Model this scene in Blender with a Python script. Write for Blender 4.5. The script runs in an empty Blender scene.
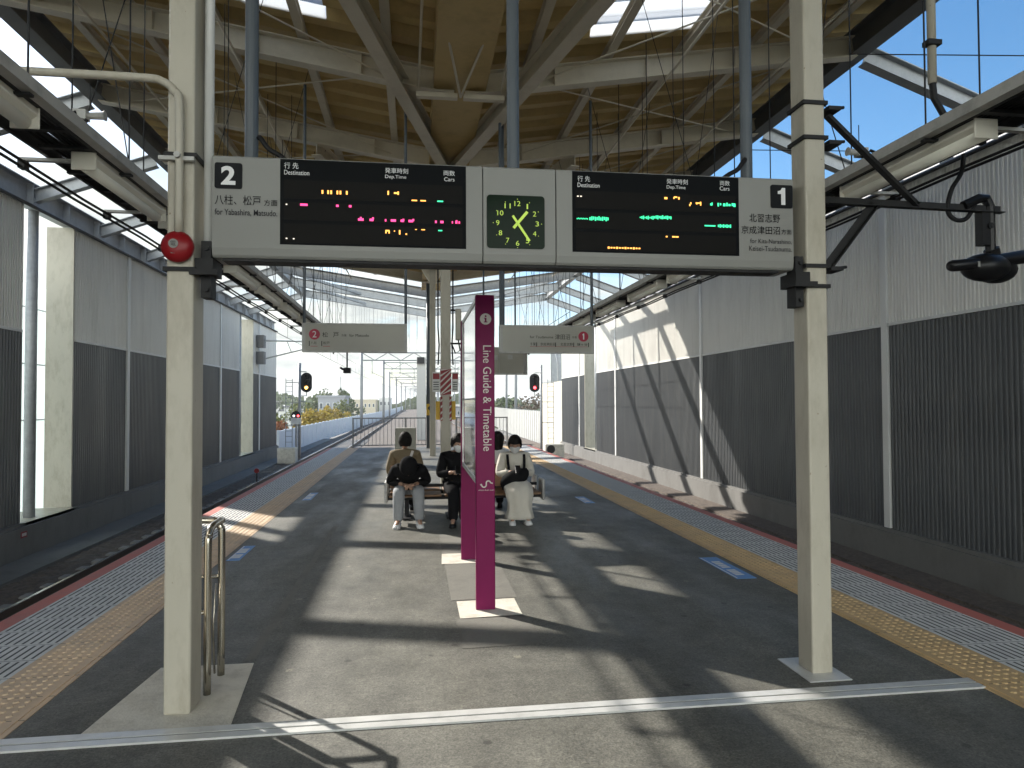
import bpy, math, random
from mathutils import Vector, Matrix
random.seed(7)
PI = math.pi
sc = bpy.context.scene
COL = sc.collection
# ---------------------------------------------------------------- camera
YAW, PITCH, ROLL, FPX = .137, .0256, -.0042, 705.
fw = Vector((math.sin(YAW)*math.cos(PITCH), math.cos(YAW)*math.cos(PITCH), math.sin(PITCH)))
rt = Vector((math.cos(YAW), -math.sin(YAW), 0)); up = rt.cross(fw)
rt, up = rt*math.cos(ROLL)+up*math.sin(ROLL), -rt*math.sin(ROLL)+up*math.cos(ROLL)
cd = bpy.data.cameras.new('camera'); cam = bpy.data.objects.new('camera', cd); COL.objects.link(cam)
M = Matrix((rt, up, -fw)).transposed().to_4x4(); M.translation = (0, 0, 1.6); cam.matrix_world = M
cd.sensor_width = 36; cd.lens = FPX/1024*36; cd.clip_start = .05; cd.clip_end = 5000
sc.camera = cam
# ---------------------------------------------------------------- light
SUN_DIR = Vector((-1, 1.08, .886)).normalized()          # towards the sun
SUN_EL = math.asin(SUN_DIR.z); SUN_AZ = math.atan2(SUN_DIR.x, SUN_DIR.y)
SUN_STRENGTH, SKY_STRENGTH, EXPOSURE = 2.6, .082, 1.82
w = bpy.data.worlds.new('World'); sc.world = w; w.use_nodes = True
nt = w.node_tree; nt.nodes.clear()
def wn(t, **k):
    n = nt.nodes.new(t)
    for a, b in k.items(): setattr(n, a, b)
    return n
sky = wn('ShaderNodeTexSky', sky_type='NISHITA', sun_disc=False, sun_elevation=SUN_EL, sun_rotation=SUN_AZ, air_density=1.0, dust_density=.6, ozone_density=2.0)
tc = wn('ShaderNodeTexCoord'); sx = wn('ShaderNodeSeparateXYZ'); nt.links.new(tc.outputs['Generated'], sx.inputs[0])
zz = wn('ShaderNodeMath', operation='MAXIMUM'); nt.links.new(sx.outputs['Z'], zz.inputs[0]); zz.inputs[1].default_value = .0
za = wn('ShaderNodeMath', operation='ADD'); nt.links.new(zz.outputs[0], za.inputs[0]); za.inputs[1].default_value = .16
dx = wn('ShaderNodeMath', operation='DIVIDE'); nt.links.new(sx.outputs['X'], dx.inputs[0]); nt.links.new(za.outputs[0], dx.inputs[1])
dy = wn('ShaderNodeMath', operation='DIVIDE'); nt.links.new(sx.outputs['Y'], dy.inputs[0]); nt.links.new(za.outputs[0], dy.inputs[1])
cv = wn('ShaderNodeCombineXYZ'); nt.links.new(dx.outputs[0], cv.inputs[0]); nt.links.new(dy.outputs[0], cv.inputs[1])
nz = wn('ShaderNodeTexNoise'); nz.inputs['Scale'].default_value = 1.1; nz.inputs['Detail'].default_value = 7; nz.inputs['Roughness'].default_value = .62; nz.inputs['Distortion'].default_value = .35
nt.links.new(cv.outputs[0], nz.inputs['Vector'])
# more cloud to the west (the left) and low over the horizon, clear to the east
bx = wn('ShaderNodeMath', operation='MULTIPLY_ADD'); nt.links.new(sx.outputs['X'], bx.inputs[0]); bx.inputs[1].default_value = -.19; bx.inputs[2].default_value = .0
bz = wn('ShaderNodeMath', operation='MULTIPLY_ADD'); nt.links.new(zz.outputs[0], bz.inputs[0]); bz.inputs[1].default_value = -.85; bz.inputs[2].default_value = .31
ym = wn('ShaderNodeMath', operation='MINIMUM'); nt.links.new(sx.outputs['Y'], ym.inputs[0]); ym.inputs[1].default_value = .05
by = wn('ShaderNodeMath', operation='MULTIPLY_ADD'); nt.links.new(ym.outputs[0], by.inputs[0]); by.inputs[1].default_value = -.28; nt.links.new(bx.outputs[0], by.inputs[2])  # extra cloud cover behind the camera, added out of view to fill the shade
a1 = wn('ShaderNodeMath', operation='ADD'); nt.links.new(nz.outputs['Fac'], a1.inputs[0]); nt.links.new(by.outputs[0], a1.inputs[1])
a2 = wn('ShaderNodeMath', operation='ADD'); nt.links.new(a1.outputs[0], a2.inputs[0]); nt.links.new(bz.outputs[0], a2.inputs[1])
rp = wn('ShaderNodeValToRGB'); rp.color_ramp.elements[0].position = .50; rp.color_ramp.elements[1].position = .72
nt.links.new(a2.outputs[0], rp.inputs[0])
nz2 = wn('ShaderNodeTexNoise'); nz2.inputs['Scale'].default_value = 2.3; nz2.inputs['Detail'].default_value = 5
nt.links.new(cv.outputs[0], nz2.inputs['Vector'])
rc = wn('ShaderNodeValToRGB'); rc.color_ramp.elements[0].position = .35; rc.color_ramp.elements[0].color = (5.0, 5.35, 5.25, 1); rc.color_ramp.elements[1].position = .62; rc.color_ramp.elements[1].color = (7.9, 8.15, 7.6, 1)
nt.links.new(nz2.outputs['Fac'], rc.inputs[0])
cm = wn('ShaderNodeMapRange'); nt.links.new(sx.outputs['Y'], cm.inputs[0]); cm.inputs[1].default_value = .30; cm.inputs[2].default_value = -.15; cm.inputs[3].default_value = 1.0; cm.inputs[4].default_value = 2.3   # unseen cloud behind the camera brightened, added as fill light
cm2 = wn('ShaderNodeMapRange'); nt.links.new(sx.outputs['Y'], cm2.inputs[0]); cm2.inputs[1].default_value = .5; cm2.inputs[2].default_value = .95; cm2.inputs[3].default_value = 1.0; cm2.inputs[4].default_value = .52
cmm = wn('ShaderNodeMath', operation='MULTIPLY'); nt.links.new(cm.outputs[0], cmm.inputs[0]); nt.links.new(cm2.outputs[0], cmm.inputs[1])
cb = wn('ShaderNodeVectorMath', operation='SCALE'); nt.links.new(rc.outputs[0], cb.inputs[0]); nt.links.new(cmm.outputs[0], cb.inputs['Scale'])
mx = wn('ShaderNodeMix', data_type='RGBA'); nt.links.new(rp.outputs[0], mx.inputs[0]); hs = wn('ShaderNodeHueSaturation'); hs.inputs['Saturation'].default_value = 1.25; hs.inputs['Hue'].default_value = .497; hs.inputs['Value'].default_value = .74; nt.links.new(sky.outputs[0], hs.inputs['Color']); nt.links.new(hs.outputs[0], mx.inputs[6]); nt.links.new(cb.outputs[0], mx.inputs[7])
bg = wn('ShaderNodeBackground'); bg.inputs['Strength'].default_value = SKY_STRENGTH
out = wn('ShaderNodeOutputWorld'); nt.links.new(mx.outputs[2], bg.inputs[0]); nt.links.new(bg.outputs[0], out.inputs[0])
sl = bpy.data.lights.new('sun', 'SUN'); sl.energy = SUN_STRENGTH; sl.angle = math.radians(.7); sl.color = (1, .95, .87)
so = bpy.data.objects.new('sun', sl); COL.objects.link(so); so.rotation_euler = SUN_DIR.to_track_quat('Z', 'Y').to_euler(); so.location = (-30, 32, 40)
sc.view_settings.view_transform = 'Standard'; sc.view_settings.look = 'None'; sc.view_settings.gamma = 1; sc.view_settings.use_curve_mapping = False
sc.view_settings.exposure = EXPOSURE
sc.render.engine = 'CYCLES'
sc.cycles.max_bounces = 7; sc.cycles.diffuse_bounces = 4; sc.cycles.glossy_bounces = 3; sc.cycles.transparent_max_bounces = 6
sc.cycles.use_denoising = True; sc.cycles.sample_clamp_indirect = 6

# ---------------------------------------------------------------- materials
def mat(name, col, rough=.6, metal=0, var=0., scale=6., bump=0., bscale=60., emit=None, estr=0., spec=None, dirt=None, dscale=1.5, damt=.5, stretch=(1, 1, 1), coat=0):
    m = bpy.data.materials.new(name); m.use_nodes = True
    t = m.node_tree; b = t.nodes['Principled BSDF']
    b.inputs['Base Color'].default_value = (*col, 1); b.inputs['Roughness'].default_value = rough; b.inputs['Metallic'].default_value = metal
    if spec is not None: b.inputs['Specular IOR Level'].default_value = spec
    if coat: b.inputs['Coat Weight'].default_value = coat; b.inputs['Coat Roughness'].default_value = .05
    if emit: b.inputs['Emission Color'].default_value = (*emit, 1); b.inputs['Emission Strength'].default_value = estr
    if var or bump or dirt:
        c = t.nodes.new('ShaderNodeTexCoord'); mp = t.nodes.new('ShaderNodeMapping'); mp.inputs['Scale'].default_value = stretch
        t.links.new(c.outputs['Object'], mp.inputs[0])
        last = None
        if var:
            n = t.nodes.new('ShaderNodeTexNoise'); n.inputs['Scale'].default_value = scale; n.inputs['Detail'].default_value = 6; n.inputs['Roughness'].default_value = .65
            t.links.new(mp.outputs[0], n.inputs['Vector'])
            r = t.nodes.new('ShaderNodeMapRange'); r.inputs[1].default_value = .25; r.inputs[2].default_value = .75; r.inputs[3].default_value = 1-var; r.inputs[4].default_value = 1+var
            t.links.new(n.outputs['Fac'], r.inputs[0])
            x = t.nodes.new('ShaderNodeVectorMath'); x.operation = 'SCALE'; x.inputs[0].default_value = col; t.links.new(r.outputs[0], x.inputs['Scale'])
            last = x.outputs[0]
            rr = t.nodes.new('ShaderNodeMapRange'); rr.inputs[1].default_value = .3; rr.inputs[2].default_value = .7; rr.inputs[3].default_value = max(.03, rough-.1); rr.inputs[4].default_value = min(1, rough+.1)
            t.links.new(n.outputs['Fac'], rr.inputs[0]); t.links.new(rr.outputs[0], b.inputs['Roughness'])
        if dirt:
            n = t.nodes.new('ShaderNodeTexNoise'); n.inputs['Scale'].default_value = dscale; n.inputs['Detail'].default_value = 8; n.inputs['Roughness'].default_value = .7
            t.links.new(mp.outputs[0], n.inputs['Vector'])
            r = t.nodes.new('ShaderNodeMapRange'); r.inputs[1].default_value = .48; r.inputs[2].default_value = .70; r.inputs[3].default_value = 0; r.inputs[4].default_value = damt
            t.links.new(n.outputs['Fac'], r.inputs[0])
            mm = t.nodes.new('ShaderNodeMix'); mm.data_type = 'RGBA'; t.links.new(r.outputs[0], mm.inputs[0])
            if last: t.links.new(last, mm.inputs[6])
            else: mm.inputs[6].default_value = (*col, 1)
            mm.inputs[7].default_value = (*dirt, 1); last = mm.outputs[2]
        if last: t.links.new(last, b.inputs['Base Color'])
        if bump:
            n = t.nodes.new('ShaderNodeTexNoise'); n.inputs['Scale'].default_value = bscale; n.inputs['Detail'].default_value = 3
            t.links.new(mp.outputs[0], n.inputs['Vector'])
            bp = t.nodes.new('ShaderNodeBump'); bp.inputs['Strength'].default_value = bump; bp.inputs['Distance'].default_value = .01
            t.links.new(n.outputs['Fac'], bp.inputs['Height']); t.links.new(bp.outputs[0], b.inputs['Normal'])
    return m

def asphalt_mat():
    m = bpy.data.materials.new('asphalt'); m.use_nodes = True; t = m.node_tree; b = t.nodes['Principled BSDF']
    c = t.nodes.new('ShaderNodeTexCoord')
    def noise(s, d, r, st=(1, 1, 1)):
        mp = t.nodes.new('ShaderNodeMapping'); mp.inputs['Scale'].default_value = st; t.links.new(c.outputs['Object'], mp.inputs[0])
        n = t.nodes.new('ShaderNodeTexNoise'); n.inputs['Scale'].default_value = s; n.inputs['Detail'].default_value = d; n.inputs['Roughness'].default_value = r
        t.links.new(mp.outputs[0], n.inputs['Vector']); return n.outputs['Fac']
    def ramp(f, p0, c0, p1, c1):
        r = t.nodes.new('ShaderNodeValToRGB'); r.color_ramp.elements[0].position = p0; r.color_ramp.elements[0].color = (*c0, 1)
        r.color_ramp.elements[1].position = p1; r.color_ramp.elements[1].color = (*c1, 1); t.links.new(f, r.inputs[0]); return r.outputs[0]
    def mul(a, bb):
        x = t.nodes.new('ShaderNodeMix'); x.data_type = 'RGBA'; x.blend_type = 'MULTIPLY'; x.inputs[0].default_value = 1
        t.links.new(a, x.inputs[6]); t.links.new(bb, x.inputs[7]); return x.outputs[2]
    wear = ramp(noise(.8, 6, .6, (1, .45, 1)), .34, (.090, .088, .076), .68, (.155, .150, .129))
    grain = mul(ramp(noise(85, 4, .8), .32, (.45, .45, .45), .70, (1.75, 1.75, 1.7)), ramp(noise(34, 3, .7), .30, (.72, .72, .72), .70, (1.3, 1.3, 1.3)))
    blot = ramp(noise(4.5, 7, .75), .34, (.7, .7, .7), .62, (1.12, 1.12, 1.12))
    vo = t.nodes.new('ShaderNodeTexVoronoi'); vo.inputs['Scale'].default_value = 2.1; t.links.new(c.outputs['Object'], vo.inputs['Vector'])
    spots = ramp(vo.outputs['Distance'], .045, (1.7, 1.65, 1.55), .06, (1, 1, 1))
    v2 = t.nodes.new('ShaderNodeTexVoronoi'); v2.inputs['Scale'].default_value = 3.3; t.links.new(c.outputs['Object'], v2.inputs['Vector'])
    spots2 = ramp(v2.outputs['Distance'], .06, (.5, .5, .5), .09, (1, 1, 1))
    t.links.new(mul(mul(mul(mul(wear, grain), blot), spots), spots2), b.inputs['Base Color'])
    r = t.nodes.new('ShaderNodeMapRange'); r.inputs[1].default_value = .35; r.inputs[2].default_value = .65; r.inputs[3].default_value = .44; r.inputs[4].default_value = .72; t.links.new(noise(1.6, 6, .65, (1, .3, 1)), r.inputs[0]); t.links.new(r.outputs[0], b.inputs['Roughness'])
    bp = t.nodes.new('ShaderNodeBump'); bp.inputs['Strength'].default_value = .4; bp.inputs['Distance'].default_value = .005
    t.links.new(noise(130, 4, .7), bp.inputs['Height']); t.links.new(bp.outputs[0], b.inputs['Normal'])
    return m
def translucent(name, col):
    m = bpy.data.materials.new(name); m.use_nodes = True; t = m.node_tree; t.nodes.clear()
    a = t.nodes.new('ShaderNodeBsdfTranslucent'); a.inputs[0].default_value = (*col, 1)
    d = t.nodes.new('ShaderNodeBsdfDiffuse'); d.inputs[0].default_value = (*col, 1)
    x = t.nodes.new('ShaderNodeMixShader'); x.inputs[0].default_value = .3; o = t.nodes.new('ShaderNodeOutputMaterial')
    t.links.new(a.outputs[0], x.inputs[1]); t.links.new(d.outputs[0], x.inputs[2]); t.links.new(x.outputs[0], o.inputs[0]); return m

ASPH = asphalt_mat()
LAMPC = mat('lamp_white', (.70, .67, .58), .45)
CREAM = mat('cream_paint', (.46, .428, .352), .45, var=.07, scale=3, dirt=(.26, .22, .16), dscale=7, damt=.5, stretch=(1, 1, .35))
def chips(m, col, sc_=26, thr=.69):
    t = m.node_tree; b = t.nodes['Principled BSDF']; src = b.inputs['Base Color'].links[0].from_socket
    c = t.nodes.new('ShaderNodeTexCoord'); n = t.nodes.new('ShaderNodeTexNoise'); n.inputs['Scale'].default_value = sc_; n.inputs['Detail'].default_value = 2; t.links.new(c.outputs['Object'], n.inputs['Vector'])
    r = t.nodes.new('ShaderNodeMapRange'); r.inputs[1].default_value = thr; r.inputs[2].default_value = thr+.02; t.links.new(n.outputs['Fac'], r.inputs[0])
    x = t.nodes.new('ShaderNodeMix'); x.data_type = 'RGBA'; t.links.new(r.outputs[0], x.inputs[0]); t.links.new(src, x.inputs[6]); x.inputs[7].default_value = (*col, 1); t.links.new(x.outputs[2], b.inputs['Base Color'])
chips(CREAM, (.27, .22, .16), 30, .745)
CREAMR = mat('cream_steel', (.66, .60, .48), .5, var=.06, scale=2, dirt=(.3, .26, .2), dscale=4, damt=.3)
TAN = mat('tan_deck', (.56, .41, .17), .55, var=.10, scale=1.2, dirt=(.24, .17, .07), dscale=2.5, damt=.4)
GALV = mat('galvanised_steel', (.36, .375, .39), .5, metal=.2, var=.18, scale=9, dirt=(.24, .255, .27), dscale=3, damt=.4)
GREYBEAM = mat('dark_grey_beam', (.10, .102, .105), .5, var=.08, scale=3)
TRAYG = mat('tray_grey', (.44, .435, .415), .5, metal=.2, var=.1, scale=5, dirt=(.17, .16, .15), dscale=6, damt=.5)
DARK = mat('dark_steel', (.022, .022, .023), .55, var=.1, scale=10, spec=.2)
BLACK = mat('black_plastic', (.008, .008, .009), .35, spec=.25)
BLACKM = mat('black_matt', (.02, .02, .02), .75)
CABLE = mat('black_rubber_cable', (.012, .012, .013), .55, spec=.2)
PIPEG = mat('blue_grey_pipe', (.075, .09, .105), .45, var=.05)
WALLUP = mat('pale_grey_cladding', (.76, .745, .70), .42, metal=.0, var=.05, scale=1.2, dirt=(.53, .515, .47), dscale=2.2, damt=.5, stretch=(1, 1, .15))
WALLLO = mat('dark_grey_cladding', (.095, .10, .105), .42, var=.10, scale=1.2, spec=.35, dirt=(.17, .17, .165), dscale=2.2, damt=.45, stretch=(1, 1, .15))
MULL = mat('white_mullion', (.68, .68, .66), .45, var=.04, scale=2)
PLINTH = mat('stained_concrete', (.17, .165, .155), .8, var=.12, scale=2.5, dirt=(.10, .095, .085), dscale=1.6, damt=.6, bump=.2, bscale=30, stretch=(1, 1, .5))
PADC = mat('pale_concrete', (.66, .62, .53), .85, var=.12, scale=5, dirt=(.30, .26, .20), dscale=6, damt=.5, bump=.5, bscale=70)
BALLAST = mat('ballast_stone', (.13, .105, .085), .95, var=.5, scale=14, dirt=(.06, .05, .045), dscale=4, damt=.6, bump=1.0, bscale=22)
RUST = mat('rail_rust', (.11, .075, .055), .7, var=.2, scale=8)
RAILTOP = mat('rail_polished', (.55, .54, .52), .25, metal=.9)
SLEEPER = mat('concrete_sleeper', (.26, .245, .225), .85, var=.15, scale=4)
YELLOW = mat('yellow_tactile', (.62, .43, .215), .6, var=.10, scale=3, dirt=(.34, .25, .14), dscale=5, damt=.5)
WHITEST = mat('white_slip_tile', (.74, .74, .71), .6, var=.1, scale=4, dirt=(.36, .36, .34), dscale=5, damt=.5)
GROOVE = mat('dark_slip_strip', (.045, .05, .052), .6)
YELLOWLIT = mat('yellow_tactile_lit', (.68, .50, .33), .6, var=.12, scale=3, dirt=(.42, .32, .22), dscale=5, damt=.5)  # yellow tiles with the left side's paler, pinker light put into the colour
RED = mat('red_edge_rubber', (.50, .14, .105), .6, var=.15, scale=4, dirt=(.34, .12, .09), dscale=3, damt=.5)
SIGNG = mat('light_grey_enamel', (.25, .25, .235), .45, var=.03, scale=2, spec=.25)
ALU = mat('brushed_aluminium', (.66, .66, .64), .4, metal=.3, var=.06, scale=5, dirt=(.4, .4, .38), dscale=7, damt=.4)
SCREEN = mat('led_panel', (.010, .0095, .009), .5, spec=.05)
SCREENF = mat('led_frame', (.005, .006, .007), .5, spec=.05)
INK = mat('black_ink', (.012, .013, .015), .6, spec=.1)
INKG = mat('grey_ink', (.04, .04, .045), .6, spec=.1)
WHITEINK = mat('white_ink', (.75, .75, .75), .5)
ORANGE = mat('led_orange', (.1, .05, .01), .5, emit=(1., .42, .08), estr=.7)
PINK = mat('led_pink', (.1, .01, .04), .5, emit=(1., .06, .26), estr=.6)
GREEN = mat('led_green', (.01, .1, .05), .5, emit=(.04, .85, .36), estr=.6)
LEDW = mat('led_white', (.1, .1, .1), .5, emit=(.9, .8, .65), estr=.5)
CLOCKG = mat('clock_glass', (.004, .014, .006), .12, spec=.06)
LIME = mat('lime_hand', (.45, .62, .09), .5, emit=(.5, .7, .08), estr=.12)
MAGENTA = mat('magenta_panel', (.175, .007, .068), .45, var=.03, scale=2, spec=.18)
MAPGLASS = mat('map_under_glass', (.55, .58, .58), .04, coat=1, var=.06, scale=5)
STEEL = mat('stainless_tube', (.50, .47, .40), .22, metal=1)
REDP = mat('red_paint', (.24, .008, .012), .35, spec=.3)
HANGS = mat('hanging_sign_face', (.44, .43, .38), .5, var=.02, spec=.2)
CRIM = mat('crimson_disc', (.42, .01, .05), .45)
TUBE = mat('white_tube_cover', (.80, .78, .68), .4)
BLUE = mat('blue_sticker', (.11, .29, .62), .5, var=.1, scale=10, dirt=(.16, .25, .42), dscale=20, damt=.5)
WOOD = mat('brown_wood', (.19, .10, .045), .5, var=.25, scale=6, stretch=(1, 8, 8))
CABG = mat('beige_cabinet', (.36, .345, .29), .5, var=.04)
BEIGEW = mat('beige_wall', (.60, .55, .44), .8, var=.06)
BARR = mat('white_barrier', (.58, .63, .70), .6, var=.05)
BARRW = mat('white_barrier_panel', (.40, .40, .385), .7, var=.06)
FENCEG = mat('grey_fence', (.28, .29, .30), .5, metal=.3)
YELB = mat('yellow_box', (.62, .38, .02), .5)
LAMPY = mat('amber_lamp', (.3, .15, .02), .4, emit=(1, .45, .08), estr=3)
LAMPR = mat('red_lamp', (.3, .02, .02), .4, emit=(1, .05, .06), estr=3)
LAMPW = mat('white_lamp', (.6, .6, .6), .4, emit=(1, 1, 1), estr=1)
GROUNDM = mat('far_ground', (.10, .11, .07), .95, var=.3, scale=.05)
BARK = mat('bark', (.09, .065, .045), .9, var=.2, scale=8)
SKYL = translucent('translucent_skylight', (.80, .82, .84))
GLASSL = translucent('frosted_glass', (.80, .86, .86))
SKIN = mat('skin', (.42, .25, .17), .5)
HAIR = mat('black_hair', (.010, .008, .007), .6, spec=.15, bump=.5, bscale=60)
MASK = mat('white_mask', (.74, .74, .74), .7)
WHITECL = mat('cream_cloth', (.62, .58, .50), .85, var=.06, scale=14, bump=.3, bscale=25)
BLACKCL = mat('black_cloth', (.010, .010, .011), .9, spec=.08, bump=.3, bscale=25)
OLIVE = mat('olive_jacket', (.17, .13, .075), .85, var=.1, scale=10, bump=.3, bscale=25)
GREYCL = mat('grey_trousers', (.30, .31, .32), .85, var=.1, scale=12, bump=.4, bscale=20)
SHOEW = mat('white_shoe', (.66, .66, .65), .6)
WARNW = mat('worn_white', (.62, .58, .54), .5)
HOUSEW = mat('white_render', (.62, .62, .60), .8, var=.06, scale=.6)
HOUSEB = mat('beige_render', (.50, .44, .33), .8, var=.06, scale=.6)
HOUSEG = mat('grey_render', (.30, .31, .34), .8, var=.06, scale=.6)
ROOFD = mat('slate_roof', (.11, .115, .125), .7)
WINM = mat('window_glass', (.05, .065, .08), .12)
def leafmat(n, c): return mat(n, c, .7, var=.35, scale=.9)
LEAFY = leafmat('autumn_yellow_leaves', (.33, .24, .035)); LEAFG = leafmat('green_leaves', (.07, .10, .028)); LEAFR = leafmat('russet_leaves', (.25, .10, .04)); LEAFB = leafmat('bare_twigs', (.15, .115, .08)); LEAFO = leafmat('olive_leaves', (.13, .15, .04))

# ---------------------------------------------------------------- mesh builder
OFF = {}
def cr(pts, n=5):          # smooth curve through points
    P = [Vector(p) for p in pts]; P = [P[0]*2-P[1]]+P+[P[-1]*2-P[-2]]; out = []
    for i in range(1, len(P)-2):
        a, b, c, d = P[i-1:i+3]
        for k in range(n):
            t = k/n; out.append(.5*((2*b)+(c-a)*t+(2*a-5*b+4*c-d)*t*t+(3*b-a-3*c+d)*t**3))
    return out+[P[-2]]
class MB:
    def __init__(s): s.v = []; s.f = []; s.m = []
    def add(s, vs, fs, mi=0):
        o = len(s.v); s.v += [tuple(p) for p in vs]; s.f += [tuple(i+o for i in f) for f in fs]; s.m += [mi]*len(fs); return s
    def box(s, x0, x1, y0, y1, z0, z1, mi=0):
        return s.add([(x, y, z) for z in (z0, z1) for y in (y0, y1) for x in (x0, x1)],
                     [(0, 2, 3, 1), (4, 5, 7, 6), (0, 1, 5, 4), (2, 6, 7, 3), (0, 4, 6, 2), (1, 3, 7, 5)], mi)
    def frame(s, p, q, upv=(0, 0, 1)):
        p, q = Vector(p), Vector(q); d = (q-p).normalized(); u = Vector(upv)
        if abs(d.dot(u)) > .99: u = Vector((0, 1, 0))
        r = d.cross(u).normalized(); u = r.cross(d).normalized(); return p, q, r, u
    def bar(s, p, q, wd, h, upv=(0, 0, 1), mi=0):
        p, q, r, u = s.frame(p, q, upv); a = r*wd/2; b = u*h/2
        vs = [p-a-b, p+a-b, p+a+b, p-a+b, q-a-b, q+a-b, q+a+b, q-a+b]
        return s.add(vs, [(0, 1, 2, 3), (5, 4, 7, 6), (1, 0, 4, 5), (2, 1, 5, 6), (3, 2, 6, 7), (0, 3, 7, 4)], mi)
    def ibeam(s, p, q, h, wd, tf=.014, tw=.010, upv=(0, 0, 1), mi=0):
        P, Q, r, u = s.frame(p, q, upv)
        s.bar(P+u*(h/2-tf/2), Q+u*(h/2-tf/2), wd, tf, u, mi); s.bar(P-u*(h/2-tf/2), Q-u*(h/2-tf/2), wd, tf, u, mi)
        return s.bar(P, Q, tw, h-2*tf, u, mi)
    def tube(s, pts, r, n=8, mi=0, cap=True):
        pts = [Vector(p) for p in pts]; k = len(pts); rs = r if isinstance(r, (list, tuple)) else [r]*k
        vs = []; pu = None
        for i, p in enumerate(pts):
            d = (pts[min(i+1, k-1)]-pts[max(i-1, 0)]).normalized()
            if pu is None: pu = Vector((0, 0, 1)) if abs(d.z) < .9 else Vector((1, 0, 0))
            a = d.cross(pu).normalized(); b = a.cross(d).normalized(); pu = b
            vs += [p+(a*math.cos(2*PI*j/n)+b*math.sin(2*PI*j/n))*rs[i] for j in range(n)]
        fs = [(i*n+j, i*n+(j+1) % n, (i+1)*n+(j+1) % n, (i+1)*n+j) for i in range(k-1) for j in range(n)]
        if cap: fs += [tuple(range(n-1, -1, -1)), tuple((k-1)*n+j for j in range(n))]
        return s.add(vs, fs, mi)
    def disc(s, c, nrm, r, t, n=24, mi=0):
        c = Vector(c); nrm = Vector(nrm).normalized(); return s.tube([c, c+nrm*t], r, n, mi)
    def ell(s, c, rx, ry, rz, mi=0, nu=14, nv=9, rot=None):
        vs = []; R = rot or Matrix.Identity(3); c = Vector(c)
        for i in range(nv+1):
            t = PI*i/nv
            for j in range(nu):
                a = 2*PI*j/nu; vs.append(c+R @ Vector((rx*math.sin(t)*math.cos(a), ry*math.sin(t)*math.sin(a), rz*math.cos(t))))
        fs = [(i*nu+j, (i+1)*nu+j, (i+1)*nu+(j+1) % nu, i*nu+(j+1) % nu) for i in range(nv) for j in range(nu)]
        return s.add(vs, fs, mi)
    def loft(s, rings, mi=0, cap=True):
        n = len(rings[0]); vs = [p for r in rings for p in r]
        fs = [(i*n+j, i*n+(j+1) % n, (i+1)*n+(j+1) % n, (i+1)*n+j) for i in range(len(rings)-1) for j in range(n)]
        if cap: fs += [tuple(range(n-1, -1, -1)), tuple((len(rings)-1)*n+j for j in range(n))]
        return s.add(vs, fs, mi)
    def prism(s, poly, y0, y1, mi=0):      # polygon in x,z between y0 and y1
        n = len(poly); vs = [(x, y0, z) for x, z in poly]+[(x, y1, z) for x, z in poly]
        return s.add(vs, [tuple(range(n)), tuple(range(2*n-1, n-1, -1))]+[(i, i+n, (i+1) % n+n, (i+1) % n) for i in range(n)], mi)
    def build(s, name, mats, parent=None, origin=None, smooth=False, bevel=0, seg=1):
        if not isinstance(mats, (list, tuple)): mats = [mats]
        o3 = Vector((0, 0, 0))
        if parent is not None: o3 = OFF[parent.name]
        elif origin is not None: o3 = Vector(origin)
        me = bpy.data.meshes.new(name); me.from_pydata([tuple(Vector(p)-o3) for p in s.v], [], s.f)
        for m in mats: me.materials.append(m)
        if len(mats) > 1: me.polygons.foreach_set('material_index', s.m)
        if smooth: me.polygons.foreach_set('use_smooth', [True]*len(s.f))
        me.update()
        o = bpy.data.objects.new(name, me); COL.objects.link(o)
        if parent is not None: o.parent = parent
        else: o.location = o3
        OFF[o.name] = o3
        if bevel:
            b = o.modifiers.new('bevel', 'BEVEL'); b.width = bevel; b.segments = seg; b.limit_method = 'ANGLE'
        return o
def thing(name, label, cat, loc=(0, 0, 0), group=None):
    o = bpy.data.objects.new(name, None); COL.objects.link(o); o.location = loc; o.empty_display_size = .1
    OFF[o.name] = Vector(loc); return tag(o, label, cat, group)
def tag(o, label, cat, group=None):
    o['label'] = label; o['category'] = cat
    if group: o['group'] = group
    return o
def struct(o): o['kind'] = 'structure'; return o
def dup(root, loc, label):
    def cp(o, par):
        c = o.copy(); COL.objects.link(c)
        if par is not None: c.parent = par
        for ch in list(o.children): cp(ch, c)
        return c
    r = cp(root, None); r.location = loc; r['label'] = label; return r
def S(x0, x1, y0, y1, z0, z1): return MB().box(x0, x1, y0, y1, z0, z1)

_tc = {}
def text_geo(txt, off=0):
    if (txt, off) in _tc: return _tc[(txt, off)]
    c = bpy.data.curves.new('t', 'FONT'); c.body = txt; c.size = 1; c.resolution_u = 4; c.offset = off
    o = bpy.data.objects.new('t', c); COL.objects.link(o)
    dg = bpy.context.evaluated_depsgraph_get(); me = o.evaluated_get(dg).to_mesh()
    vs = [tuple(v.co) for v in me.vertices]; fs = [tuple(p.vertices) for p in me.polygons]
    o.evaluated_get(dg).to_mesh_clear(); bpy.data.objects.remove(o); bpy.data.curves.remove(c)
    _tc[(txt, off)] = (vs, fs); return vs, fs
def text(mb, txt, a0, a1, b0, b1, put, mi=0, bold=0):
    vs, fs = text_geo(txt, bold)
    if not vs: return
    xs = [v[0] for v in vs]; ys = [v[1] for v in vs]; x0, x1, y0, y1 = min(xs), max(xs), min(ys), max(ys)
    if 1:
        mb.add([put(a0+(v[0]-x0)/(x1-x0)*(a1-a0), b0+(v[1]-y0)/(y1-y0)*(b1-b0)) for v in vs], fs, mi)
def facing(y): return lambda a, b: (a, y, b)
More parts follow.
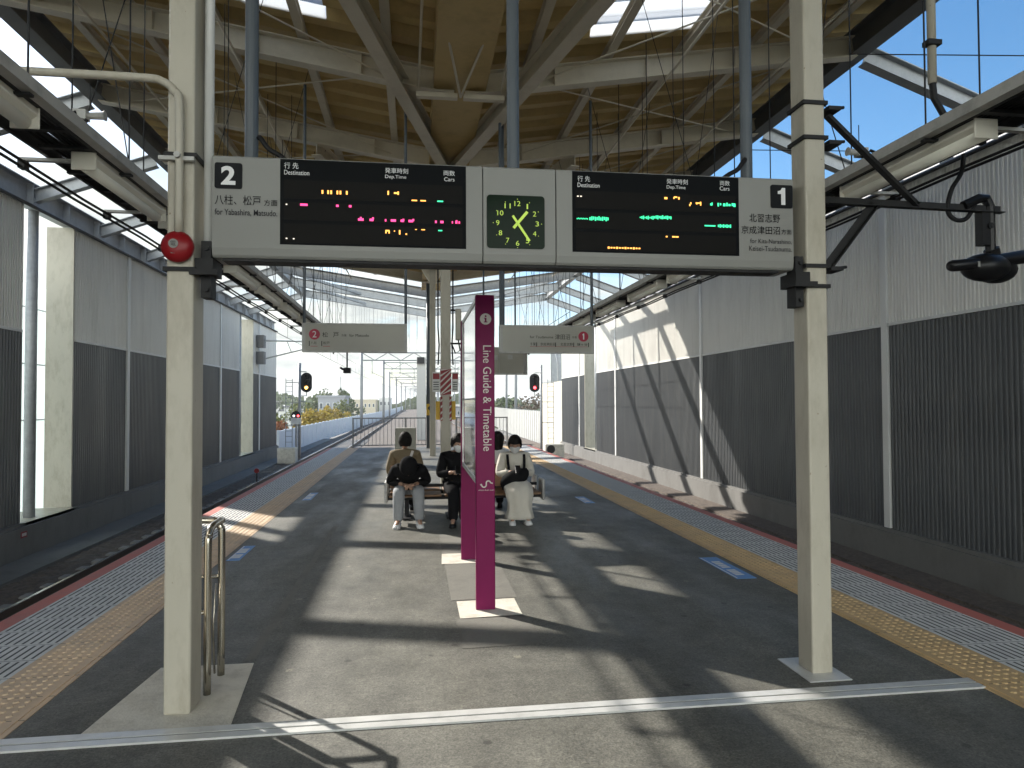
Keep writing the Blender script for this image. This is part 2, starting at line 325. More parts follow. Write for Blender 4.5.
def rrect(cx, cz, hw, hh, r, n=5):
    pts = []
    for sx_, sz_, a0 in ((1, 1, 0), (-1, 1, 90), (-1, -1, 180), (1, -1, 270)):
        for i in range(n+1):
            a = math.radians(a0+90*i/n); pts.append((cx+sx_*(hw-r)+r*math.cos(a), cz+sz_*(hh-r)+r*math.sin(a)))
    return pts

# ================================================================ SETTING
XL, XR, XC = -7.65, 8.9, .6
PL, PR = -3.01, 4.19            # platform edges
Y0, YP = -8., 25.6
struct(S(-1500, 1500, -400, 3000, -7.3, -7).build('ground', GROUNDM))
struct(S(-8.6, 9.9, -12, 340, -2.6, -1.62).build('track_bed', PLINTH))
# ballast as uneven sheets either side of the platform
def ballast(x0, x1, y0, y1, nx, ny, z):
    b = MB(); vs = []
    for j in range(ny+1):
        for i in range(nx+1):
            vs.append((x0+(x1-x0)*i/nx, y0+(y1-y0)*j/ny, z+random.uniform(-.03, .03)))
    return b.add(vs, [(j*(nx+1)+i, j*(nx+1)+i+1, (j+1)*(nx+1)+i+1, (j+1)*(nx+1)+i) for j in range(ny) for i in range(nx)])
bb = ballast(-6.75, -2.9, -8, 46, 34, 400, -1.42); bb.v += []
b2 = ballast(4.15, 8.1, -8, 46, 30, 400, -1.42); bb.add(b2.v, b2.f)
b3 = ballast(-6.75, 8.1, 46, 330, 14, 120, -1.42); bb.add(b3.v, b3.f)
o = bb.build('ballast', BALLAST); o['kind'] = 'stuff'
struct(S(XL, -6.72, -8, 60, -1.62, -1.36).build('walkway', PLINTH)); struct(S(8.05, XR, -8, 60, -1.62, -1.38).build('walkway', BALLAST))
struct(S(PL+.06, PR-.06, Y0, YP, -1.62, 0).build('platform', ASPH))
p = MB()
for x0, x1 in ((PL-.02, PL+.06), (PR-.06, PR+.02)): p.box(x0, x1, Y0, YP, -.22, -.002)
struct(p.build('platform_edge', PLINTH))
# edge strips: red rubber, white anti-slip, yellow tactile with real studs
def strips(side):
    f = (lambda d: PL+d) if side < 0 else (lambda d: PR-d)
    def X(a, b): return (min(f(a), f(b)), max(f(a), f(b)))
    x0, x1 = X(0, .135); struct(S(x0, x1, Y0, YP, -.02, .006).build('red_edge_strip', RED))
    x0, x1 = X(.135, .67)
    r = MB().box(x0, x1, Y0, YP, 0, .005)
    y = .3
    while y < YP-.02:
        for k in range(10):
            xx = x0+.035+k*(x1-x0-.07)/9
            r.add([(xx-.008, y+.02, .007), (xx+.008, y+.02, .007), (xx+.008, y+.275, .007), (xx-.008, y+.275, .007)], [(0, 1, 2, 3)], 1)
        r.add([(x0, y+.294, .0062), (x1, y+.294, .0062), (x1, y+.300, .0062), (x0, y+.300, .0062)], [(0, 1, 2, 3)], 1)
        y += .3
    struct(r.build('white_slip_strip', [WHITEST, GROOVE]))
    x0, x1 = X(.67, 1.06)
    t = MB().box(x0, x1, Y0, YP, 0, .005); n = 6
    y = .3
    lo = f(1.06); sg = 1 if f(.67) > lo else -1
    while y < YP-.05:
        for k in range(5):
            cx = lo+sg*(.105+k*.058)
            ring = [(cx+math.cos(a)*q, y+math.sin(a)*q, z) for q, z in ((.019, .005), (.012, .0105)) for a in [2*PI*i/n for i in range(n)]]
            t.add(ring, [(i, (i+1) % n, n+(i+1) % n, n+i) for i in range(n)]+[tuple(range(n, 2*n))])
        y += .06
    # the raised inner line and the joints between blocks
    t.box(min(lo+sg*.03, lo+sg*.055), max(lo+sg*.03, lo+sg*.055), 0, YP, .005, .0105)
    y = .3
    while y < YP:
        t.add([(x0, y-.003, .0055), (x1, y-.003, .0055), (x1, y+.003, .0055), (x0, y+.003, .0055)], [(0, 1, 2, 3)], 1); y += .3
    struct(t.build('tactile_strip', [YELLOWLIT if side < 0 else YELLOW, GROOVE]))
strips(-1); strips(1)
# expansion joint across the platform
j = MB()
j.box(-1.96, 3.14, 3.56, 3.615, 0, .010); j.box(-1.96, 3.14, 3.630, 3.69, 0, .010); j.box(-1.96, 3.14, 3.615, 3.630, -.0, .005, 1)
struct(j.build('expansion_joint', [ALU, BLACKM]))
p = MB(); zt = .005
p.add([(-1.60, 3.70, zt), (-.905, 3.70, zt), (-.98, 4.55, zt), (-1.52, 4.55, zt)], [(0, 1, 2, 3)])
p.add([(.33, 5.25, zt), (.80, 5.28, zt), (.80, 5.73, zt), (.33, 5.70, zt)], [(0, 1, 2, 3)])
p.add([(.26, 7.03, zt), (.80, 7.03, zt), (.80, 7.5, zt), (.28, 7.5, zt)], [(0, 1, 2, 3)])
struct(p.build('concrete_pads', PADC))
PATCH = mat('patched_asphalt', (.165, .158, .135), .75, var=.22, scale=40, dirt=(.09, .085, .075), dscale=3, damt=.6, bump=.4, bscale=120)
p = MB()
for x0, x1, y0, y1 in ((.30, .84, 4.62, 5.24), (.29, .83, 5.74, 7.02), (.29, .82, 7.52, 8.6), (-1.05, -.99, 4.6, 9.4)): p.add([(x0, y0, .0025), (x1, y0+.02, .0025), (x1, y1, .0025), (x0, y1+.01, .0025)], [(0, 1, 2, 3)])
struct(p.build('floor_patches', PATCH))
struct(S(2.22, 2.48, 3.77, 4.14, 0, .008).build('post_footing', ALU, bevel=.003))
# floor stickers
st = MB()
for x0, x1, y0, y1 in ((2.87, 3.06, 6.05, 6.92), (-1.9, -1.77, 7.53, 8.27), (2.66, 2.82, 10.9, 11.65), (-1.84, -1.7, 12.0, 12.95)):
    o = MB().box(x0, x1, y0, y1, 0, .003)
    cx = (x0+x1)/2; L = y1-y0
    for a, b_ in ((.14, .40), (.47, .80)):
        for k in range(4):
            ya = y0+L*(a+(b_-a)*k/4); o.add([(cx-.045, ya, .0036), (cx+.04, ya, .0036), (cx+.04, ya+L*(b_-a)*.2, .0036), (cx-.045, ya+L*(b_-a)*.2, .0036)], [(0, 1, 2, 3)], 1)
    o.add([(x0+.008, y0+.02, .0036), (x0+.02, y0+.02, .0036), (x0+.02, y1-.02, .0036), (x0+.008, y1-.02, .0036)], [(0, 1, 2, 3)], 1)
    nm = o.build('floor_sticker', [BLUE, WHITEINK], None, ((x0+x1)/2, (y0+y1)/2, 0))
    tag(nm, {2.87: 'blue boarding sticker beside the yellow tactile strip near the right post', -1.9: 'blue boarding sticker beside the yellow tactile strip just past the steel handrail', 2.66: 'small far blue boarding sticker beside the platform 1 tactile strip near the seated people', -1.84: 'small far blue boarding sticker by the platform 2 tactile strip, left of the benches'}[x0], 'sticker', 'blue floor stickers')

# ================================================================ TRACKS
def track(xc, y1, label):
    root = thing('railway_track', label, 'track', (xc, 0, -1.4), 'railway tracks')
    for s_ in (-.7175, .7175):
        r = MB(); r.bar((xc+s_, -8, -1.375), (xc+s_, y1, -1.375), .13, .02); r.bar((xc+s_, -8, -1.31), (xc+s_, y1, -1.31), .02, .12); r.bar((xc+s_, -8, -1.235), (xc+s_, y1, -1.235), .066, .04, mi=0)
        r.bar((xc+s_, -8, -1.213), (xc+s_, y1, -1.213), .05, .006, mi=1)
        r.build('rail', [RUST, RAILTOP], root)
    s0 = None
    for k in range(88):
        y = 4+k*.62
        if s0 is None:
            m = MB().box(xc-1.25, xc+1.25, y-.12, y+.12, -1.5, -1.385); s0 = m.build('sleeper', SLEEPER, root, bevel=.02)
        else:
            c = s0.copy(); COL.objects.link(c); c.parent = root; c.location = (0, k*.62, 0)
track(-4.85, 260, 'steel rails on concrete sleepers along platform 2 side on the left')
track(5.8, 260, 'steel rails on concrete sleepers hidden below the platform 1 edge on the right')

# ================================================================ WALLS
def corrug(mb, x, y0, y1, z0, z1, pitch, depth, sgn, mi=0):
    n = max(1, int(round((y1-y0)/pitch))); p_ = (y1-y0)/n; ys = []
    for i in range(n):
        a = y0+i*p_; ys += [(a, 0), (a+p_*.42, 0), (a+p_*.52, depth), (a+p_*.9, depth)]
    ys.append((y1, 0)); vs = [(x+sgn*d, y, z) for y, d in ys for z in (z0, z1)]
    mb.add(vs, [(2*i, 2*i+2, 2*i+3, 2*i+1) for i in range(len(ys)-1)], mi)
ZB, ZT = 3.03, 5.58
def wall(x, sgn, label, openings, mulls, yend, lower_z):
    root = thing('station_wall', label, 'wall', (x, 0, -1.6))
    y = -8.; segs = []
    cuts = sorted([(a, b, 1) for a, b in openings])
    prev = y
    for a, b, _ in cuts: segs.append((prev, a)); prev = b+.062
    segs.append((prev, yend))
    for a, b in segs:
        ed = [a]+[m for m in mulls if a < m < b]+[b]
        for c, d in zip(ed, ed[1:]):
            m = MB(); corrug(m, x, c, d, ZB+.03, ZT, .085, .018, sgn); m.box(min(x-sgn*.006, x-sgn*.1), max(x-sgn*.006, x-sgn*.1), c, d, ZB+.03, ZT); m.build('upper_cladding', WALLUP, root)
            m = MB(); corrug(m, x, c, d, lower_z, ZB-.02, .100, .022, sgn); m.box(min(x-sgn*.006, x-sgn*.1), max(x-sgn*.006, x-sgn*.1), c, d, lower_z, ZB-.02); m.build('lower_cladding', WALLLO, root)
            m = MB(); m.box(min(x-sgn*.02, x+sgn*.045), max(x-sgn*.02, x+sgn*.045), c+.04, d-.04, ZB-.02, ZB+.03); m.build('trim_strip', MULL, root)
    for m_ in mulls:
        m = MB(); m.box(min(x-sgn*.02, x+sgn*.06), max(x-sgn*.02, x+sgn*.06), m_-.085, m_+.085, lower_z, ZT); m.build('mullion', MULL, root, bevel=.005)
    m = MB(); m.box(min(x-sgn*.35, x+sgn*.16), max(x-sgn*.35, x+sgn*.16), -8, yend, -1.62, lower_z-.06); m.box(min(x-sgn*.3, x+sgn*.10), max(x-sgn*.3, x+sgn*.10), -8, yend, lower_z-.06, lower_z)
    m.build('plinth', PLINTH, root)
    # girder along the top with stiffeners, and a thin gutter pipe
    g = MB(); zc = 5.83
    g.ibeam((x-sgn*.1, -8, zc), (x-sgn*.1, yend, zc), .46, .30, .02, .014)
    yy = -7.2
    while yy < yend: g.box(min(x-sgn*.1, x+sgn*.04), max(x-sgn*.1, x+sgn*.04), yy-.008, yy+.008, zc-.21, zc+.21); yy += 1.5
    g.build('top_girder', GALV, root)
    g = MB(); g.tube([(x+sgn*.07, -8, 5.56), (x+sgn*.07, yend, 5.56)], .035, 8); g.build('gutter_pipe', DARK, root)
    for a, b in openings:      # reveal, sill and galvanised pipe in each opening
        m = MB(); m.box(min(x+sgn*.02, x-sgn*.55), max(x+sgn*.02, x-sgn*.55), b, b+.06, lower_z+.004, ZT); m.build('opening_reveal', CREAM, root)
        m = MB(); m.box(min(x+sgn*.10, x-sgn*.75), max(x+sgn*.10, x-sgn*.75), a+.02, b-.002, lower_z-.06, lower_z+.002); m.build('opening_sill', CREAM, root)
        m = MB(); m.tube([(x-sgn*.2, a+.75, lower_z), (x-sgn*.2, a+.75, 5.8)], .11, 14)
        m.build('pipe_post', GALV, root, smooth=True)
        m = MB(); m.box(min(x-sgn*1.9, x-sgn*1.93), max(x-sgn*1.9, x-sgn*1.93), a-1.5, b+5.0, lower_z-.6, 4.6)
        for z in (1.2, 2.6, 4.0): m.tube([(x-sgn*1.85, a-1.4, z), (x-sgn*1.85, b+4.8, z)], .02, 6, 1)
        m.build('glass_screen', [GLASSL, GALV], root)
    return root
wall(XL, 1, 'left station wall of pale over dark grey ribbed cladding with cream window slits', [(15.0, 17.05), (32.3, 34.9)], [2.1, 11.1, 20.1, 29.2, 36.2], 40.6, -.72)
wall(XR, -1, 'right station wall of pale over dark grey ribbed cladding, partly sunlit', [(33.9, 36.3)], [3.3, 12.3, 21.0, 30.5, 37.5], 42.2, -.80)

m = MB().box(XL+.161, XL+.166, 14.75, 14.97, -.98, -.86); m.box(XL+.1665, XL+.168, 14.78, 14.94, -.95, -.89, 1); tag(m.build('warning_plate', [REDP, WARNW], None, (XL+.163, 14.86, -.98)), 'tiny red and white plate on the dark plinth of the left wall', 'plate')
# ================================================================ CANOPY
FR = [-5.6, -2.6, .4, 3.4, 6.4, 9.4, 12.4, 15.4, 18.4, 21.4, 24.4]
YE = 26.5; HW = 5.75; SL = .155
def zr(x, base): return base+SL*abs(x-XC)
can = thing('platform_canopy', 'tan butterfly roof with cream steel rafters sloping down to a central valley over the platform', 'canopy', (XC, 9, 5.7))
def deck(x0, x1, y0, y1, base, pitch=.50, h=.13):
    m = MB(); n = int(round((y1-y0)/pitch)); p_ = (y1-y0)/n; prof = []
    for i in range(n):
        a = y0+i*p_; prof += [(a, 0), (a+p_*.34, 0), (a+p_*.5, h), (a+p_*.84, h)]
    prof.append((y1, 0)); k = len(prof)
    for dz in (0, .02):
        vs = [(x, y, zr(x, base)+z+dz) for y, z in prof for x in (x0, x1)]
        m.add(vs, [(2*i, 2*i+1, 2*i+3, 2*i+2) for i in range(k-1)])
    return m
for x0, x1 in ((XC-HW-.60, -2.7), (-1.1, .27), (.93, 2.3), (3.9, XC+HW+.60)): deck(x0, x1, -8.5, YE, 6.16).build('roof_deck', TAN, can)
for x0, x1 in ((-2.7, -1.1), (2.3, 3.9)):
    deck(x0, x1, 9.0, YE, 6.16).build('roof_deck', TAN, can); deck(x0, x1, -8.5, 2.5, 6.16).build('roof_deck', TAN, can)
    deck(x0+.003, x1-.003, 2.5, 9.0, 6.16).build('skylight', SKYL, can)
g = MB(); g.box(.27, .93, -8.5, YE, 5.80, 5.84); g.box(.25, .28, -8.5, YE, 5.79, 6.40); g.box(.92, .95, -8.5, YE, 5.79, 6.40); g.box(.27, .93, -8.5, YE, 6.36, 6.40); g.build('valley_gutter', TAN, can)
for y in FR:
    for s_ in (-1, 1):
        m = MB(); m.ibeam((XC+s_*.06, y, zr(XC, 5.86)), (XC+s_*HW, y, zr(XC+HW, 5.86)), .30, .17, .016, .012)
        for q in (1.3, 2.6, 3.9): m.bar((XC+s_*q, y-.075, zr(XC+q, 5.86)), (XC+s_*q, y+.075, zr(XC+q, 5.86)), .012, .26)
        m.build('rafter', CREAMR, can)
for q in (.95, 2.05, 3.15, 4.25, 5.2):
    for s_ in (-1, 1):
        m = MB(); z = zr(XC+q, 6.09); m.ibeam((XC+s_*q, -8.5, z), (XC+s_*q, YE, z), .125, .11, .012, .008); m.build('purlin', CREAMR, can)
for s_ in (-1, 1):
    m = MB(); x = XC+s_*(HW+.05); z = 6.80; m.ibeam((x, -8.5, z), (x, YE, z), .36, .26, .018, .012); m.build('eave_beam', GREYBEAM, can)
    m = MB(); x = XC+s_*(HW+.66); m.box(min(x-.06, x+.06), max(x-.06, x+.06), -8.5, YE, 7.15, 7.30); m.build('eave_gutter', GREYBEAM, can)
    xw = XL if s_ < 0 else XR
    for y in FR[1:]:
        m = MB(); m.ibeam((XC+s_*(HW+.18), y, 6.64), (xw+s_*.0, y, 5.80), .26, .18, .016, .012); m.build('link_beam', GALV, can)
# plan bracing: the big V arms either side of the valley and thin rods between the frames
for yv, sg in ((12.3, -1), (12.3, 1), (21.3, -1)):
    for s_ in (-1, 1):
        m = MB(); m.ibeam((XC+s_*.03, yv, 5.70), (XC+s_*2.28, yv+sg*8.9, 6.0), .26, .175, .018, .014); m.build('diagonal_arm', CREAMR, can)
for y in FR[3:-1]:
    for s_ in (-1, 1):
        m = MB(); m.tube([(XC+s_*1.0, y, zr(XC+1, 5.8)), (XC+s_*5.3, y+3, zr(XC+5.3, 5.82))], .011, 6); m.tube([(XC+s_*5.3, y, zr(XC+5.3, 5.82)), (XC+s_*1.0, y+3, zr(XC+1, 5.8))], .011, 6)
        m.build('tie_rod', CREAMR, can)
for s_ in (-1, 1):
    for q, r_q in ((2.9, .020), (4.6, .018)):
        m = MB(); m.tube([(XC+s_*q, -8, zr(XC+q, 5.68)), (XC+s_*q, YE-.2, zr(XC+q, 5.68))], r_q, 7); m.build('conduit', CREAMR, can)
m = MB()
for a, b_ in (((.1, 6.6, 6.1), (.6, 9.2, 5.62)), ((1.1, 6.6, 6.1), (.6, 9.2, 5.62)), ((.1, 6.6, 6.1), (.05, 9.3, 5.75)), ((1.1, 6.6, 6.1), (1.15, 9.3, 5.75))): m.tube([a, b_], .016, 6)
m.box(.02, .56, 9.17, 9.27, 5.60, 5.66); m.box(.64, 1.18, 9.17, 9.27, 5.60, 5.66); m.build('gutter_bracing', CREAMR, can)

m = MB(); m.tube([(5.7, 8.35, 6.1), (8.85, 8.0, 6.1)], .008, 5); m.build('span_wire', DARK, can); m = MB(); m.tube([(5.7, 11.3, 5.9), (8.85, 11.0, 5.9)], .008, 5); m.build('span_wire', DARK, can)
# columns under the valley
def column(y, label):
    root = thing('platform_column', label, 'column', (.53, y, 0), 'cream columns under the canopy valley')
    m = MB(); m.box(.445, .615, y-.10, y+.10, 0, 5.66); m.build('shaft', CREAM, root, bevel=.008)
    m = MB(); m.prism([(.44, 5.2), (.62, 5.2), (.95, 5.70), (.15, 5.70)], y-.09, y+.09); m.build('head', CREAMR, root)
    return root
c1 = column(12.3, 'cream steel column between the benches wrapped in red and white hazard stripes')
w_ = MB(); w_.box(.435, .625, 12.185, 12.415, 1.72, 2.18)
w_.box(.435, .47, 12.185, 12.415, 1.28, 1.70); w_.box(.59, .625, 12.185, 12.415, 1.28, 1.70)
def stripe(x0, x1, z0, z1):
    y = 12.182; per = .105
    n = int((z1-z0+x1-x0)/per)+2
    for k in range(-3, n):
        pts = []
        zz0 = z0+k*per
        poly = [(x0, zz0), (x1, zz0+(x1-x0)), (x1, zz0+(x1-x0)+.035), (x0, zz0+.035)]
        cz = lambda z: min(max(z, z0), z1)
        if poly[1][1] <= z0 or poly[3][1] >= z1 or poly[1][1] > z1+.0 or poly[0][1] < z0: 
            pts = [(a, cz(b)) for a, b in poly]
            if abs(pts[2][1]-pts[1][1])+abs(pts[3][1]-pts[0][1]) < .004: continue
        else: pts = poly
        w_.add([(a, y, b) for a, b in pts], [(0, 1, 2, 3)], 1)
stripe(.436, .624, 1.722, 2.178); stripe(.436, .469, 1.282, 1.698); stripe(.591, .624, 1.282, 1.698)
w_.build('hazard_wrap', [REDP, WARNW], c1)
for x in (.40, .66):
    m = MB(); m.tube([(x, 12.3, 2.25), (x+.02 if x < .5 else x-.02, 12.3, 2.6), (x, 12.3, 2.9), (x, 12.3, 5.3)], .014, 6); m.build('cable', CABLE, c1)
column(21.3, 'cream steel column farther down the platform near the end fence')
for x0, x1 in ((.30, .43), (.635, .745)):
    m = MB().box(x0, x1, 12.2, 12.23, 1.78, 2.12); m.box(x0+.008, x1-.008, 12.195, 12.1995, 2.0, 2.10, 1)
    for k in range(4): m.box(x0+.015, x1-.02, 12.196, 12.1995, 1.82+k*.04, 1.835+k*.04, 2)
    tag(m.build('notice_board', [MULL, REDP, INKG], None, ((x0+x1)/2, 12.2, 1.78)), 'small white notice with red heading fixed on the %s of the striped column' % ('left side' if x0 < .5 else 'right side'), 'notice', 'notices on the striped column')
for x0, x1 in ((.36, .43), (.63, .70)):
    tag(S(x0, x1, 12.22, 12.34, 1.30, 1.62).build('emergency_box', YELB, None, ((x0+x1)/2, 12.28, 1.3), bevel=.008), 'yellow emergency box on the %s of the striped column' % ('left side' if x0 < .5 else 'right side'), 'box', 'yellow boxes on the striped column')
h = thing('column_speaker', 'slim beige column speaker clamped right of the striped column', 'speaker', (.76, 12.25, 2.6)); [MB().bar((.61, 12.25, z), (.80, 12.25, z), .03, .03).build('clamp', DARK, h) for z in (2.62, 3.2)]; S(.70, .80, 12.18, 12.30, 2.68, 3.22).build('case', CREAM, h, bevel=.015)
m = MB(); m.tube([(.75, 12.25, 2.68), (.78, 12.25, 2.5), (.70, 12.25, 2.45), (.64, 12.25, 2.6)], .014, 6); m.build('cable', CABLE, h)
m = MB(); m.tube([(.50, 24.9, 0), (.50, 24.9, 6.0)], .10, 12)
h = thing('grey_pole', 'blue grey steel pole at the platform end with yellow dot sign', 'pole', (.5, 24.9, 0)); m.build('shaft', PIPEG, h, smooth=True)
m = MB(); m.box(.40, .62, 24.76, 24.79, 1.15, 1.55); m.disc((.52, 24.76, 1.40), (0, -1, 0), .07, .006, 14, 1); m.build('dot_sign', [YELB, BLACK], h)

# open steel frames past the roof's end
gname = ['first', 'second', 'third']
for i, y in enumerate((27.6, 30.6, 33.9)):
    root = thing('steel_portal', 'galvanised zigzag steel frame spanning both tracks, %s one past the end of the roof' % gname[i], 'frame', (XC, y, 5.7), 'open steel frames beyond the canopy')
    for s_ in (-1, 1):
        m = MB(); m.ibeam((XC+s_*.02, y, zr(XC, 5.86)), (XC+s_*(HW+.1), y, zr(XC+HW, 5.86)), .34, .19, .016, .012); m.build('rafter', GALV, root)
        xw = XL if s_ < 0 else XR
        m = MB(); m.ibeam((XC+s_*(HW+.1), y, 6.64), (xw, y, 5.80), .28, .19, .016, .012); m.build('link_beam', GALV, root)
    m = MB()
    for k in range(34):
        x = XC-HW+.2+k*(2*HW-.4)/33; m.tube([(x, y, zr(x, 5.7)), (x, y, zr(x, 5.7)-1.7)], .0045, 4)
    o = m.build('wire_curtain', GALV, root)
for s_ in (-1, 1):
    m = MB(); x = XC+s_*(HW+.05); m.ibeam((x, YE+.05, 6.80), (x, 34.0, 6.80), .34, .24, .018, .012)
    for y in (27.6, 30.6): m.bar((x, y, 6.72), (XC+s_*2.9, y+3, 6.25), .10, .10)
    tag(m.build('eave_girder', GALV, None, (x, 33, 6.8)), 'galvanised girder continuing the %s eave line past the roof end' % ('left' if s_ < 0 else 'right'), 'girder', 'eave girders')

# ================================================================ FRONT POSTS
def post(x0, x1, y0, y1, label, extra):
    root = thing('platform_post', label, 'post', ((x0+x1)/2, (y0+y1)/2, 0), 'cream posts carrying the departure board')
    S(x0, x1, y0, y1, 0.0, 5.95).build('shaft', CREAM, root, bevel=.012, seg=2)
    m = MB()
    for z in extra:
        m = MB(); m.loft([[(x0-.003, y0-.003, q), (x1+.003, y0-.003, q), (x1+.003, y1+.003, q), (x0-.003, y1+.003, q)] if k in (0, 3) else [(x0-.014, y0-.014, q), (x1+.014, y0-.014, q), (x1+.014, y1+.014, q), (x0-.014, y1+.014, q)] for k, q in enumerate((z-.011, z-.011, z+.011, z+.011))])
        m.build('clamp_band', DARK, root)
    return root
lp = post(-1.28, -1.145, 3.86, 4.05, 'cream square post on the left carrying the red alarm bell', (2.30, 2.90))
m = MB(); m.tube([(-1.105, 3.98, 2.46), (-1.105, 3.98, 5.9)], .026, 12); m.build('white_downpipe', MULL, lp, smooth=True)
rp_ = post(2.30, 2.43, 3.88, 4.04, 'cream square post on the right holding the black camera arm', (2.28, 2.40, 3.17, 3.38))
# brackets that hold the board
for x, lab in ((-1.09, 'black steel bracket joining the board to the bell post'), (2.27, 'black steel bracket joining the board to the camera arm post')):
    m = MB(); m.box(x-.05, x+.04, 3.86, 4.04, 2.28, 2.36); m.box(x-.03, x+.02, 3.90, 4.0, 2.16, 2.46); m.box(x-.07, x+.07, 3.83, 3.85, 2.27, 2.30)
    for z in (2.2, 2.42): m.disc((x, 3.90, z), (0, -1, 0), .012, .015, 8)
    tag(m.build('board_bracket', DARK, None, (x, 3.95, 2.16)), lab, 'bracket', 'board brackets')
# conduit, bell
m = MB(); m.tube(cr([(-2.06, 3.84, 3.29), (-1.42, 3.84, 3.29), (-1.30, 3.84, 3.275), (-1.235, 3.83, 3.22), (-1.21, 3.825, 3.12), (-1.21, 3.825, 2.48)], 7), .021, 12)
h = thing('conduit_pipe', 'cream conduit bending from the left cable tray down to the red bell', 'pipe', (-1.21, 3.83, 2.48)); m.build('pipe', CREAM, h, smooth=True)
m = MB(); m.bar((-1.31, 3.83, 2.87), (-1.135, 3.83, 2.87), .03, .02); m.disc((-1.21, 3.815, 2.88), (0, -1, 0), .016, .03, 10); m.build('clip', TRAYG, h)
b = thing('alarm_bell', 'round red alarm bell with pale centre on the left post', 'bell', (-1.215, 3.83, 2.41))
m = MB(); prof = [(.0, .0), (.079, .0), (.082, .02), (.078, .035), (.06, .052), (.03, .06), (.0001, .061)]
m.loft([[(-1.215+r*math.cos(2*PI*j_/28), 3.845-d, 2.41+r*math.sin(2*PI*j_/28)) for j_ in range(28)] for r, d in prof[1:]]); m.build('gong', REDP, b, smooth=True)
m = MB(); m.disc((-1.222, 3.787, 2.418), (0, -1, 0), .024, .006, 18); m.box(-1.236, -1.214, 3.788, 3.793, 2.368, 2.379); m.build('centre_badge', SIGNG, b)
m = MB(); text(m, '電', -1.235, -1.209, 2.405, 2.431, facing(3.7805)); m.build('badge_mark', INKG, b)

# ================================================================ DEPARTURE BOARD
YF = 3.90
bd = thing('departure_board', 'long grey departure board with two dark LED panels and a clock, hung between two posts', 'sign', (.58, 4.02, 2.38))
def rounded(x0, x1, name):
    m = MB(); zb, zt_ = 2.378, 2.922; prof = [(YF+.02, zb), (YF+.008, zb+.012), (YF, zb+.05), (YF, zt_-.01), (YF+.01, zt_), (YF+.24, zt_), (YF+.25, zt_-.01), (YF+.25, zb+.05), (YF+.23, zb)]
    m.add([(x, y, z) for x in (x0, x1) for y, z in prof], [tuple(range(len(prof)-1, -1, -1)), tuple(range(len(prof), 2*len(prof)))]+[(i, (i+1) % len(prof), (i+1) % len(prof)+len(prof), i+len(prof)) for i in range(len(prof))]); return m
for x0, x1 in ((-1.066, .374), (.380, .790), (.796, 2.230)): rounded(x0, x1, '').build('housing', SIGNG, bd)
m = MB(); m.box(.374, .380, YF+.02, YF+.23, 2.39, 2.91); m.box(.790, .796, YF+.02, YF+.23, 2.39, 2.91); m.box(-1.02, 2.15, YF+.03, YF+.16, 2.364, 2.377); m.build('underframe', DARK, bd)
yl = YF-.004
for x0, x1 in ((-.717, .283), (.888, 1.888)):
    dp = MB().box(x0, x1, YF-.003, YF+.03, 2.452, 2.914).build('display_panel', SCREENF, bd)
    m = MB()
    for z0, z1 in ((2.702, 2.803), (2.586, 2.682), (2.463, 2.566)): m.box(x0+.02, x1-.02, YF-.0045, YF-.001, z0, z1)
    m.build('led_row', SCREEN, dp)
m = MB(); R_ = lambda mi, x, z, wd, h_: m.box(x-wd/2, x+wd/2, YF-.0062, YF-.005, z-h_/2, z+h_/2, mi)
for x in (-.495, -.465, -.449, -.416, -.400, -.366): R_(0, x, 2.742, .009, .020)
for x, wd in ((-.601, .022), (-.582, .018), (-.416, .014), (-.348, .014)): R_(1, x, 2.669, wd, .012)
for x, wd in ((-.291, .030), (-.238, .012), (-.228, .010), (-.158, .008), (-.116, .028), (-.068, .018), (-.028, .012), (-.016, .014), (.116, .010), (.149, .018), (.207, .006), (.229, .012), (.245, .008)): R_(1, x, 2.598, wd, .013)
for x, z in ((-.291, 2.606), (-.226, 2.606), (-.062, 2.603), (-.008, 2.604), (.230, 2.604)): R_(1, x, z, .010, .012)
for x, wd, h_ in ((-.144, .008, .022), (-.102, .022, .009), (-.090, .008, .018)): R_(0, x, 2.750, wd, h_)
for x in (-.002, .046): R_(0, x, 2.713, .030, .007)
R_(2, .140, 2.713, .032, .007); R_(2, .140, 2.550, .022, .006)
for x, z, wd, h_ in ((-.148, 2.541, .022, .008), (-.156, 2.533, .007, .014), (-.139, 2.533, .007, .014), (-.110, 2.540, .006, .006), (-.082, 2.534, .008, .024), (-.046, 2.525, .008, .008), (.007, 2.552, .010, .004), (.046, 2.552, .020, .005)): R_(0, x, z, wd, h_)
for x, z in ((-.683, 2.668), (-.682, 2.484), (-.645, 2.483)): R_(3, x, z, .008, .006)
for k in range(9): R_(2, .915+k*.0075, 2.641+(k % 2)*.002, .0045, .007)
for k in range(11): R_(2, .990+k*.0105, 2.643+(k % 3)*.002, .0065, .017+(k % 2)*.006)
for k in range(9): R_(2, 1.287+k*.0095, 2.660, .006, .007+(k % 3)*.007)
for k in range(11): R_(2, 1.372+k*.0098, 2.663+(k % 2)*.002, .0065, .012+(k % 3)*.005)
R_(2, 1.708, 2.624, .066, .007)
for k in range(8): R_(2, 1.760+k*.0105, 2.625, .007, .013+(k % 2)*.006)
for k, (x, wd) in enumerate(((1.716, .010), (1.722, .006), (1.760, .008), (1.774, .008), (1.797, .014), (1.814, .008), (1.829, .012), (1.848, .010), (1.860, .012))): R_(2, x, 2.750+(k % 2)*.003, wd, .012+(k % 3)*.004)
